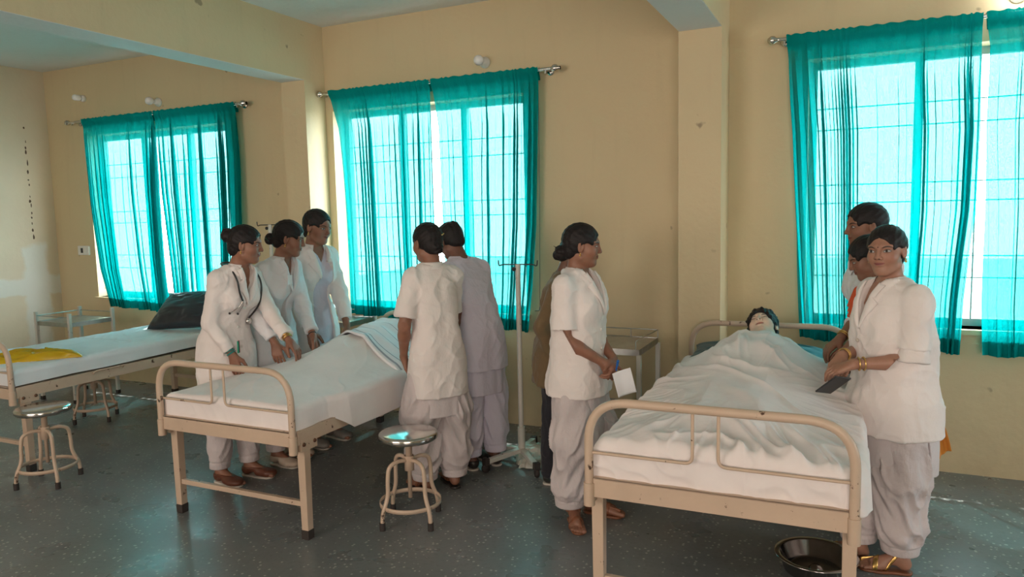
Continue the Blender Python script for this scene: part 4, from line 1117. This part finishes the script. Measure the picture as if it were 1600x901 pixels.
    def trousers(s, name, mat, r=(.118, .105, .082, .060), cuff=.085, fold=.014, label=None, seed=5):
        def f(P):
            d = el(P, (0, .0, .86), (.165*s.w, .122*s.w, .14))
            for sd in (1, -1):
                Hh, K, A = s.leg_pts(sd); B = K+(A-K)*.62
                def lg(Q): return smin(smin(rc(Q, Hh, K, r[0]*s.w, r[1]), rc(Q, K, B, r[1], r[2]), .04), rc(Q, B, A, r[2], r[3]), .02)
                d = smin(d, bounded(P, Hh, A, r[0]+.04, lg), .012)
            return smax(smax(d, cuff-P[:, 2], .003), P[:, 2]-.98, .01)
        def disp(V):
            z = V[:, 2]; k = np.clip((z-cuff-.03)/.06, 0, 1)
            sg = np.sign(V[:, 0]); W = np.stack([V[:, 0]*1+sg*z*.35, V[:, 1]-z*.25, z], -1)
            a = vnoise(W, (20, 20, 3.5), seed); b = vnoise(W, (34, 34, 7), seed+1); c = vnoise(V, (8, 8, 6), seed+2)
            band = -.004*(np.abs(z-cuff-.045) < .004)
            k = k*np.clip((.74-z)/.18, .0, 1)
            return k*(fold*(1-np.abs(a))**2-fold*.4+fold*.35*b+fold*.3*c)+band
        xs = [s.feet[q][0] for q in (1, -1)]; ys = [s.feet[q][1] for q in (1, -1)]
        return s.emit(name, f, A3(min(xs)-.24, min(min(ys), 0)-.26, cuff-.03), A3(max(xs)+.24, max(max(ys), 0)+.24, 1.02), .0068, mat, disp, label=label)
    def shoes(s, mat, kind='shoe', strap='sandal'):
        for sd in (1, -1):
            o, R = s.foot_frame(sd); lo = np.minimum(o+R@A3(-.08, -.12, 0), o+R@A3(.08, .20, .12))-.06; hi = np.maximum(o+R@A3(-.08, -.12, 0), o+R@A3(.08, .20, .12))+.06; lo[2] = -.012; hi[2] = .12
            def outline(Q, m=0.0):
                q = (Q-o)@R; p2 = np.stack([q[:, 0], q[:, 1], 0*q[:, 0]], -1)
                return smin(rc(p2, (0, -.045, 0), (0, .02, 0), .030+m, .026+m), rc(p2, (-.002*sd, .06, 0), (-.006*sd, .112, 0), .038+m, .034+m), .03)
            sole = lambda Q: smax(smax(outline(Q, .006 if kind == 'shoe' else .004), Q[:, 2]-.013, .003), .0005-Q[:, 2], .003)
            if kind == 'shoe':
                up = lambda Q: smax(smax(s.foot_sdf(Q, sd, .007, .012), Q[:, 2]-.065-.0*Q[:, 1], .004), .006-Q[:, 2], .003)
                sh = s.emit('shoe', up, lo, hi, .005, mat); s.emit('sole', sole, lo, hi, .005, 'sole', parent=sh)
            else:
                so = s.emit('sandal', sole, lo, hi, .005, mat)
                def st(Q):
                    q = (Q-o)@R; band = np.minimum(np.abs(q[:, 1]-.075-.25*q[:, 0]*sd)-.011, np.abs(q[:, 1]-.02+.55*(q[:, 2]-.05))-.008)
                    band = np.minimum(band, np.maximum(np.abs(q[:, 0]+.018*sd)-.005, np.abs(q[:, 1]-.105)-.035))
                    return smax(smax(s.foot_sdf(Q, sd, .0035, .012) if True else 0, band, .003), .008-Q[:, 2], .003)
                s.emit('strap', st, lo, hi, .0042, strap, parent=so)
    def ring(s, sd, t, mat, r=.0275, n=1, thick=.0028, name='bangle', gap=.008, label=None):
        E, W = s.el[sd], s.wr[sd]; u = nrm(W-E); a = nrm(np.cross(u, A3(.3, .2, 1))); b = np.cross(u, a); mb = MB()
        for i in range(n):
            c = W-u*(t+i*gap); tl = .004*math.sin(i*2.3)
            mb.tube([tuple((c+a*r*math.cos(q)+b*r*math.sin(q)+u*tl*math.cos(q))*s.sc) for q in np.linspace(0, 2*PI, 25)[:-1]], thick, 6, closed=True)
        return mb.build(name, mat, s.root, label=label)
    def hpt(s, p): return (s.HC+s.Rh@A3(*p))*s.sc
    def earring(s, sides=(1, -1)):
        mb = MB()
        for sd in sides:
            p = s.hpt((.080*sd, -.006, -.031)); mb = MB(); mb.ball(tuple(p), .0045, 8); p2 = s.hpt((.080*sd, -.006, -.041)); mb.ball(tuple(p2), .006, 8); mb.build('earring', 'gold', s.root)
BUN = dict(bun=(0, -.118, .012, .040)); LOWBUN = dict(bun=(0, -.110, -.045, .038))

# --- the three women in long white coats along the far side of the middle bed
G3 = 'women in white coats beside the middle bed'
DOWN = (0, 0, -1)
a = Person('woman in long white coat with stethoscope round her neck, bun, leaning over the middle bed', G3, (-3.53, 3.30), 2, 1.585, lean=(.01, .15), head=(28, 8, 0),
    hair=dict(bun=(0, -.112, .052, .043), line=.004), skin='skin',
    arms={'R': dict(wrist=(-3.37, 3.20, .815), dir=(.25, 0, -1), palm=(-.3, .8, 0), curl=.30, pole=(.3, -1, 0)), 'L': dict(wrist=(-3.13, 3.42, .885), dir=(.75, .05, -.8), palm=(-.6, 0, -.7), curl=.35, pole=(-.6, -.4, -.8))},
    feet={1: (.10, .02, 10), -1: (-.07, .10, -6)})
a.build_body(); a.top('lab_coat', 'coat', hem=.60, sleeve=1.86, vneck=1.12, vw=.055, pockets=True, skirt=(.20, .158), sleeve_r=(.060, .048, .042))
a.lapels('coat', .050); a.buttons('white_plastic', [1.10, .98, .86, .74], .018); a.trousers('trousers', 'salwar', r=(.092, .085, .070, .060), cuff=.10, fold=.008); a.shoes('shoe_brown'); a.ring(1, .012, 'teal_bangle', n=5); a.ring(-1, .012, 'gold', n=4); a.earring()
b = Person('woman in white coat with dark bun between the stethoscope wearer and the tallest woman', G3, (-3.52, 3.68), 2, 1.61, lean=(.0, .12), head=(30, 14, 0),
    hair=dict(bun=(0, -.120, -.022, .036)), skin='skin',
    arms={'R': dict(wrist=(-3.28, 3.46, .85), dir=(.3, -.1, -1), palm=(-.4, .8, 0), curl=.35, pole=(.3, -1, 0)), 'L': dict(wrist=(-3.20, 3.72, .86), dir=(.3, .0, -1), palm=(-.5, -.6, 0), curl=.35, pole=(-.6, -.4, -.6))},
    feet={1: (.09, .10, 8), -1: (-.09, .05, -6)})
b.build_body(); b.top('lab_coat', 'coat_cool', hem=.62, sleeve=1.86, vneck=1.14, vw=.065, opening=(.008, .05), pockets=False, skirt=(.20, .158), sleeve_r=(.060, .048, .042))
b.lapels('coat_cool', .046); b.top('kurta', 'kurta', hem=.50, sleeve=0, infl=.007, vneck=1.24, vw=.06, collar=False, buttons=False, slim=.97, skirt=(.19, .15)); b.trousers('trousers', 'salwar', r=(.092, .085, .07, .06), cuff=.10, fold=.008); b.shoes('shoe_beige'); b.ring(-1, .01, 'black', r=.024, thick=.004, name='wristwatch'); b.earring()
c = Person('tallest woman in open white coat over pale kurta, nearest the middle window', G3, (-3.56, 4.12), -12, 1.68, lean=(.0, .07), head=(12, 12, 0),
    hair=dict(bun=(0, -.105, -.05, .034)), skin='skin',
    arms={'R': dict(wrist=(-3.40, 3.93, .84), dir=(.3, 0, -1), palm=(-.4, .8, 0), pole=(.3, -1, 0)), 'L': dict(wrist=(-3.27, 4.17, .845), dir=(.15, .0, -1), palm=(-.6, -.3, 0), curl=.4, pole=(-.7, -.5, -.2))},
    feet={1: (.09, .10, 8), -1: (-.11, .06, -6)})
c.build_body(); c.top('lab_coat', 'coat', hem=.62, sleeve=1.84, vneck=1.10, vw=.075, opening=(.055, .09, -.02), skirt=(.20, .16), sleeve_r=(.064, .054, .050))
c.lapels('coat', .058); c.top('kurta', 'lavender', hem=.50, sleeve=0, infl=.007, vneck=1.25, vw=.07, collar=False, buttons=False, slim=.97, skirt=(.19, .15)); c.trousers('trousers', 'salwar', r=(.092, .085, .07, .06), cuff=.10, fold=.008); c.shoes('shoe_grey'); c.earring()

# --- the two on the near side of the middle bed
GU = 'people in uniform tunics between the beds'
d = Person('woman seen from behind in short sleeved cream tunic beside the middle bed', GU, (-2.20, 3.62), 148, 1.575, lean=(.0, .035), head=(12, 8, 0),
    hair=dict(bun=(0, -.092, -.035, .034), tail=False), skin='skin',
    arms={'L': dict(wrist=(-2.385, 3.55, .80), dir=(.15, .12, -1), palm=(.9, .5, 0), curl=.25, spread=.04, pole=(-.5, -.7, 0)), 'R': dict(wrist=(-2.36, 3.86, .86), dir=(-.7, .2, -.5), palm=(0, 0, -1), pole=(.1, -.2, -1))},
    feet={1: (.09, .02, 10), -1: (-.09, .06, -10)}, width=.86)
d.build_body(); d.top('tunic', 'coat', hem=.59, sleeve=.82, vneck=1.24, vw=.05, skirt=(.20, .155), sleeve_r=(.066, .062, .05), loose=.01)
d.lapels('coat', .02, wide=False); d.skirt('kurta', 'kurta', 1.25, .47, skirt=(.19, .15)); d.trousers('trousers', 'salwar', r=(.094, .115, .105, .075), cuff=.08, fold=.022, seed=8); d.shoes('shoe_dark', 'sandal')
e_ = Person('person in lavender white tunic bending over the middle bed, behind the woman seen from behind', GU, (-2.15, 4.06), 158, 1.58, lean=(.0, .17), head=(4, 28, 0),
    hair=dict(bun=(0, -.085, .075, .030)), skin='skin_dark',
    arms={'L': dict(wrist=(-2.27, 3.93, .80), dir=(-.1, 0, -1), palm=(.9, .3, 0), pole=(-.2, -1, 0)), 'R': dict(wrist=(-2.42, 4.22, .90), dir=(-.8, .0, -.3), palm=(0, 0, -1), pole=(.5, -.7, 0))},
    feet={1: (.09, .0, 10), -1: (-.09, .04, -10)})
e_.build_body(); e_.top('tunic', 'lavender', hem=.66, sleeve=.85, vneck=1.24, vw=.05, skirt=(.195, .155), sleeve_r=(.064, .060, .05), loose=.01)
e_.lapels('lavender', .02, wide=False); e_.skirt('kurta', 'lavender', 1.2, .50, skirt=(.195, .155)); e_.trousers('trousers', 'lavender', r=(.094, .105, .09, .07), cuff=.10, fold=.014, seed=11); e_.shoes('shoe_dark')

# --- left side of the right bed
f_ = Person('person in brown shirt and dark trousers, mostly hidden behind the woman with folded hands', GU, (-1.62, 4.02), 14, 1.49, lean=(0, .07), head=(0, 25, 0), hair=dict(bun=(0, -.1, -.04, .035)), skin='skin_dark',
    arms={'R': dict(wrist=(-1.56, 3.90, .76), dir=(0, 0, -1), palm=(0, 1, 0), pole=(.3, -1, 0)), 'L': dict(wrist=(-1.42, 4.25, .80), dir=(.2, 0, -1), palm=(0, -1, 0), pole=(-.3, -1, 0))})
f_.build_body(); f_.top('shirt', 'brown_shirt', hem=.66, sleeve=1.9, vneck=1.26, vw=.05, skirt=(.195, .15)); f_.lapels('brown_shirt', .03, .8); f_.trousers('trousers', 'dark_cloth', r=(.092, .085, .07, .06), cuff=.05, fold=.008); f_.shoes('shoe_dark')
g = Person('woman in short sleeved white tunic standing with folded hands left of the right bed', GU, (-1.30, 3.56), -6, 1.56, lean=(.0, .0), head=(24, 6, 0),
    hair=dict(bun=(0, -.112, -.038, .036), line=.0, wisps=[((0, -.13, -.02), (0, -.165, .0), .004)]), skin='skin', width=.98,
    arms={'R': dict(wrist=(-1.135, 3.47, .865), dir=(.35, .25, -.75), palm=(-.1, .8, -.2), curl=.7, spread=.03, pole=(.7, -1, 0)), 'L': dict(wrist=(-1.11, 3.545, .875), dir=(.1, -.6, -.75), palm=(-.9, -.2, .1), curl=.7, spread=.03, pole=(-.7, -1, 0))},
    feet={1: (.10, .01, 55), -1: (-.08, .06, -6)}, res=.0038)
g.build_body(); g.top('tunic', 'coat', hem=.70, sleeve=.82, vneck=1.13, vw=.055, skirt=(.20, .16), sleeve_r=(.068, .064, .05), loose=.022)
g.lapels('coat', .045, .8); g.buttons('white_plastic', [1.05, .95, .85], .018); g.skirt('kurta', 'kurta', 1.2, .48, skirt=(.20, .158), slitw=.03); g.trousers('trousers', 'salwar', r=(.095, .11, .10, .075), cuff=.10, fold=.024, seed=14); g.shoes('sandal', 'sandal'); g.earring((1,))

# --- right side of the right bed
GR = 'women beside the right bed'
i_ = Person('woman in white tunic looking at the camera, holding a black phone by the right bed', GR, (.165, 3.60), 212, 1.53, lean=(.0, .03), head=(34, 1, 3),
    hair=dict(bun=(.035, -.105, -.030, .034), line=.003), skin='skin_light', width=1.12,
    arms={'L': dict(wrist=(.005, 3.37, .955), dir=(-.85, -.05, -.35), palm=(.1, .3, -.8), curl=.45, spread=.03, pole=(-.4, -1, -.3)), 'R': dict(wrist=(-.045, 3.50, .965), dir=(-.35, -.75, -.45), palm=(.2, .1, -.9), curl=.4, spread=.04, pole=(.6, -1, -.3))},
    feet={1: (.07, .14, 38), -1: (-.085, .03, 24)}, res=.0038, bust=1.15)
i_.build_body(); i_.top('undershirt', 'coat', hem=.95, sleeve=1.0, infl=.004, vneck=1.10, vw=.062, collar=False, buttons=False, slim=.95, sleeve_r=(.060, .060, .05)); i_.top('tunic', 'coat', hem=.66, sleeve=.80, vneck=1.14, vw=.058, skirt=(.205, .165), sleeve_r=(.066, .066, .05), loose=.03)
i_.lapels('coat', .050, .72); i_.buttons('sole', [1.08], .01); i_.skirt('kurta', 'kurta', 1.2, .48, skirt=(.19, .155)); i_.trousers('trousers', 'salwar', r=(.096, .11, .10, .078), cuff=.10, fold=.026, seed=4); i_.shoes('sandal', 'sandal', 'gold'); i_.ring(-1, .018, 'gold', n=2, r=.029, thick=.003, gap=.02); i_.ring(1, .015, 'gold', n=3, r=.028); i_.earring()
j = Person('woman with red and orange scarf looking down, between the two women at the right', GR, (.155, 3.98), 188, 1.48, lean=(.0, .05), head=(0, 22, 0), hair=dict(bun=(0, -.10, -.03, .03)), skin='skin',
    arms={'L': dict(wrist=(.03, 3.80, .90), dir=(-.7, 0, -.6), palm=(0, 0, -1), pole=(-.5, -1, 0)), 'R': dict(wrist=(.0, 4.06, .92), dir=(-.8, 0, -.4), palm=(0, 0, -1), pole=(.5, -1, 0))})
j.build_body(); j.top('tunic', 'coat_cool', hem=.60, sleeve=.85, vneck=1.24, vw=.05); j.trousers('trousers', 'dark_cloth', cuff=.08); j.shoes('shoe_dark')
k_ = Person('tallest woman at the right, in white, standing at the back by the teal curtain', GR, (.125, 4.28), 205, 1.63, lean=(.0, .05), head=(-5, 5, 0), hair=dict(bun=(0, -.10, -.045, .03)), skin='skin',
    arms={'L': dict(wrist=(-.01, 4.00, .93), dir=(-.6, -.2, -.7), palm=(0, 0, -1), pole=(-.5, -1, 0)), 'R': dict(wrist=(-.06, 4.10, .94), dir=(-.6, -.4, -.5), palm=(0, 0, -1), curl=.5, pole=(.5, -1, 0))})
k_.build_body(); k_.top('tunic', 'coat_cool', hem=.60, sleeve=1.5, vneck=1.24, vw=.05); k_.lapels('coat_cool', .03, .8); k_.trousers('trousers', 'salwar', cuff=.09); k_.shoes('shoe_grey'); k_.ring(1, .02, 'gold', n=3)

# ---------------------------------------------------------------- mannequin on the right bed
def mannequin():
    loc, rz, z0 = BEDS['right']; O = A3(-.478, 4.41, .925)
    tl = math.radians(34); sn, cs = math.sin(tl), math.cos(tl); R = np.array([[-1, 0, 0], [0, -sn, cs], [0, cs, sn]]).T@Ry(math.radians(10))@Rz(math.radians(-12))
    hl = lambda P: P@R
    nb = A3(.005, -.155, -.045)
    def f(P):
        d = smin(head_sdf(hl(P)), rc(P, R@A3(0, -.022, -.045), nb, .047, .052), .02)
        t = smin(rc(P, nb+A3(-.14, -.05, -.02), nb+A3(.14, -.05, -.02), .045, .045), rc(P, nb+A3(0, -.10, -.02), nb+A3(0, -.5, -.02), .07, .07), .04)
        return smin(d, t, .03)
    V, Q, N = surfnet(f, A3(-.22, -.8, -.16), A3(.22, .16, .16), .004)
    me = bpy.data.meshes.new('mannequin'); fill_mesh(me, V, Q); L = hl(V); far = np.linalg.norm(L, axis=1) > .16; L[far] = (9, -9, 9)
    at = me.attributes.new('hp', 'FLOAT_VECTOR', 'POINT'); at.data.foreach_set('vector', L.astype(f32).ravel())
    o = link('practice_mannequin', me, 'mannequin_skin', label='pale practice mannequin with short black hair lying under the sheet on the right bed', cat='mannequin'); o.location = O
    def hf(P):
        p = hl(P); x, y, z = p.T; d = el(p, (0, -.012, .040), (.088, .106, .102))
        n = vnoise(p, (45, 45, 45), 3); n2 = vnoise(p, (90, 90, 30), 5); d = d+.008*n+.005*n2
        d = smax(d, -el(p, (0, .115, -.045), (.072, .085, .112)), .006); return smax(d, -(z+.065), .01)
    V, Q, N = surfnet(hf, A3(-.15, -.12, -.16), A3(.15, .20, .16), .0035, 1)
    me = bpy.data.meshes.new('hair'); fill_mesh(me, V, Q); link('hair', me, 'hair', o)
mannequin()

# ---------------------------------------------------------------- things the women carry
def surf(p, x, z, off=.03, back=False):
    ys = np.linspace(.55, -.2, 300) if not back else np.linspace(-.4, .3, 300)
    P = np.stack([np.full(300, x), ys, np.full(300, z)], -1); d = p.body(P); k = np.argmax(d < off); return A3(x, ys[k], z)
def stethoscope(p):
    o = empty('stethoscope', tuple(p.org), p.th, 'black stethoscope round the neck of the nearest woman in a long coat', 'stethoscope'); k = p.sc
    neck = [A3(.086, .03, 1.335), A3(.082, -.03, 1.358), A3(.048, -.088, 1.372), A3(0, -.102, 1.375), A3(-.048, -.088, 1.372), A3(-.082, -.03, 1.358), A3(-.086, .03, 1.335)]
    def onf(pts, off): X = np.array([q[0] for q in pts]); Z = np.array([q[1] for q in pts]); return [A3(x, y, z) for x, y, z in zip(X, p.drape(X, Z, off), Z)]
    L = onf(((-.100, 1.27), (-.100, 1.19), (-.088, 1.10), (-.072, 1.02)), .012); R_s = onf(((.098, 1.27), (.088, 1.20), (.070, 1.15)), .012)
    sm = lambda q: [tuple(v*k) for v in q]
    def spline(pts, n=8):
        P = [pts[0]]+list(pts)+[pts[-1]]; out = []
        for i in range(1, len(P)-2):
            for t in np.linspace(0, 1, n, endpoint=False):
                a, b, c, d_ = P[i-1], P[i], P[i+1], P[i+2]; out.append(.5*((2*b)+(-a+c)*t+(2*a-5*b+4*c-d_)*t*t+(-a+3*b-3*c+d_)*t**3))
        out.append(P[-2]); return out
    neck = [q + A3(p.lean[0], p.lean[1]-.0, 0) for q in neck]
    MB().tube(sm(spline(R_s[::-1]+neck+L)), .0058, 10).build('tubing', 'black', o)
    e = L[-1]; mb = MB(); mb.lathe([(0, -.008), (.020, -.008), (.023, -.003), (.023, .004), (.014, .010), (0, .012)], tuple((e+A3(0, .004, -.016))*k), 24, 'y'); mb.build('chest_piece', 'steel', o)
    y = R_s[-1]
    for dx, dz in ((-.030, -.085), (.028, -.075)):
        q = [y]+onf(((y[0]+dx*.5, y[2]-.035), (y[0]+dx, y[2]+dz)), .010)
        t = MB().tube(sm(spline(q)), .0028, 8).build('ear_tube', 'steel', o); MB().ball(tuple(q[-1]*k), .0075, 10).build('ear_tip', 'black', t)
stethoscope(a)
def local_group(p, name, label, cat, group=None): return empty(name, tuple(p.org), p.th, label, cat, group)
for i, (m, lab, dx) in enumerate((('red_plastic', 'red pen clipped in the coat pocket of the stethoscope wearer', -.012), ('black', 'black pen clipped in the coat pocket of the stethoscope wearer', .0), ('green_plastic', 'green pen clipped in the coat pocket of the stethoscope wearer', .012))):
    q = A3(.085+dx, float(a.drape(np.array([.085+dx]), np.array([.885]), .023)[0]), .885); MB().tube([tuple((q+A3(0, 0, -.05))*a.sc), tuple((q+A3(0, .0, .022))*a.sc)], .0048, 8).build('pen', m, None, label=lab, cat='pen', group='pens in the coat pocket').matrix_world = Matrix.Translation(tuple(a.org)) @ Matrix.Rotation(a.th, 4, 'Z')
q = surf(b, .040, 1.22, .040); o = MB().box(tuple((q-A3(.022, .002, .03))*b.sc), tuple((q+A3(.022, .002, .03))*b.sc)).build('name_badge', 'paper', None, .001, label='small white badge pinned at the neck of the woman in the middle of the coats', cat='badge')
o.matrix_world = Matrix.Translation(tuple(b.org)) @ Matrix.Rotation(b.th, 4, 'Z')
# phone
o = empty('phone', (-.075, 3.325, .868), 0, 'black phone held in the hand of the woman looking at the camera', 'phone')
MB().box((-.037, -.075, -.004), (.037, .075, .004)).build('case', 'black', o, .003); MB().box((-.034, -.071, .0035), (.034, .071, .0048)).build('screen', 'screen', o)
o.rotation_euler = (math.radians(-38), math.radians(10), math.radians(35))
o = empty('pen', (-1.075, 3.49, .835), 0, 'blue pen held by the woman with folded hands', 'pen')
MB().tube([(0, 0, -.06), (0, 0, .05)], .0045, 10).build('barrel', 'blue_plastic', o); MB().tube([(0, 0, .02), (0, 0, .056)], .0062, 10).build('cap', 'blue_plastic', o); o.rotation_euler = (.5, .35, 0)
def paper():
    u = np.linspace(0, 1, 16); U, Vv = np.meshgrid(u, u); X = (U-.5)*.095; Z = -(Vv)*.13+.01*U; Y = .008*np.sin(U*4)+.012*Vv
    o = grid_mesh('paper_slip', X, Y, Z, 'paper', thick=.0008, label='small white paper slip held by the woman with folded hands', cat='paper'); o.location = (-1.045, 3.475, .825); o.rotation_euler = (0, math.radians(-14), math.radians(20))
paper()
# scarf of the woman in the middle of the right group
def scarf(p):
    n, m = 60, 14; t = np.linspace(0, 1, n); w = np.linspace(-1, 1, m); W_, T_ = np.meshgrid(w, t)
    path = [A3(.10, .13, 1.18), A3(.07, .10, 1.28), A3(.045, .02, 1.355), A3(0, -.06, 1.37), A3(-.06, -.02, 1.35), A3(-.11, .08, 1.24), A3(-.12, .13, 1.10)]
    path = [q+A3(0, p.lean[1], 0) for q in path]; pt = np.array(path); ii = t*(len(path)-1); C = np.stack([np.interp(ii, range(len(path)), pt[:, k]) for k in range(3)], -1)
    X = C[:, None, 0]+0*W_; Y = C[:, None, 1]+.012*np.cos(W_*9); Z = C[:, None, 2]+W_*.040; X = X*(1+.05*W_)
    grid_mesh('scarf', X*p.sc, Y*p.sc, Z*p.sc, 'dupatta', p.root, thick=.003)
    A_, B_ = p.local((.27, 3.88, 1.02)), p.local((.355, 3.86, .46))
    t = np.linspace(0, 1, 80); W_, T_ = np.meshgrid(np.linspace(-1, 1, 30), t); C = A_+(B_-A_)*t[:, None]; wd = .045+.03*T_+.01*np.sin(T_*9)
    dirw = p.localdir((1, .25, 0)); nx = p.localdir((-.25, 1, 0)); fold = .016*np.sin(W_*7+T_*3)+.008*np.sin(W_*15+1)
    G = C[:, None, :]+dirw*(W_*wd)[..., None]+nx*fold[..., None]+dirw*(.012*np.sin(T_*6))[..., None]; G[..., 2] -= .03*np.cos(W_*2)*T_
    o = grid_mesh('scarf_end', G[..., 0]*p.sc, G[..., 1]*p.sc, G[..., 2]*p.sc, 'scarf_tie', p.root, thick=.003)
def scarf_mat():
    t = NT('red and orange tie dyed scarf'); c = t.coord(); n = t.noise(t.scale(c, (1, 1, 1.2)), 5, 3); s = t.n('ShaderNodeSeparateXYZ', Vector=c).outputs[2]
    f = t.ramp(t.math('ADD', s, t.math('MULTIPLY', n, .35)), .75, .95)
    col = t.mix(f, (.62, .24, .035, 1), (.68, .04, .02, 1)); col = t.mix(t.ramp(n, .6, .68, 0, .8), col, (.70, .45, .06, 1))
    t.set(t.p.inputs['Base Color'], col); t.p.inputs['Roughness'].default_value = .8; return t.m
MAT['scarf_tie'] = scarf_mat()
scarf(j)
# hair clip and hair tie
q = d.hpt((.035, -.098, .045)); MB().tube(arc([tuple(q+A3(-.012, -.004, .006)), tuple(q+A3(.0, -.008, -.008)), tuple(q+A3(.016, -.004, .004))], .01), .0035, 8).build('hair_clip', 'gold', d.root, label='yellow hair clip')
def hair_tie(p, c, r, mat):
    c = A3(*c); mb = MB(); mb.tube([tuple(p.hpt(tuple(c+A3(r*math.cos(t), 0, r*math.sin(t))))) for t in np.linspace(0, 2*PI, 20)[:-1]], .006, 8, closed=True); mb.build('hair_tie', mat, p.root)
hair_tie(g, (0, -.088, -.036), .026, 'blue_plastic'); hair_tie(e_, (0, -.075, .07), .022, 'red_plastic')
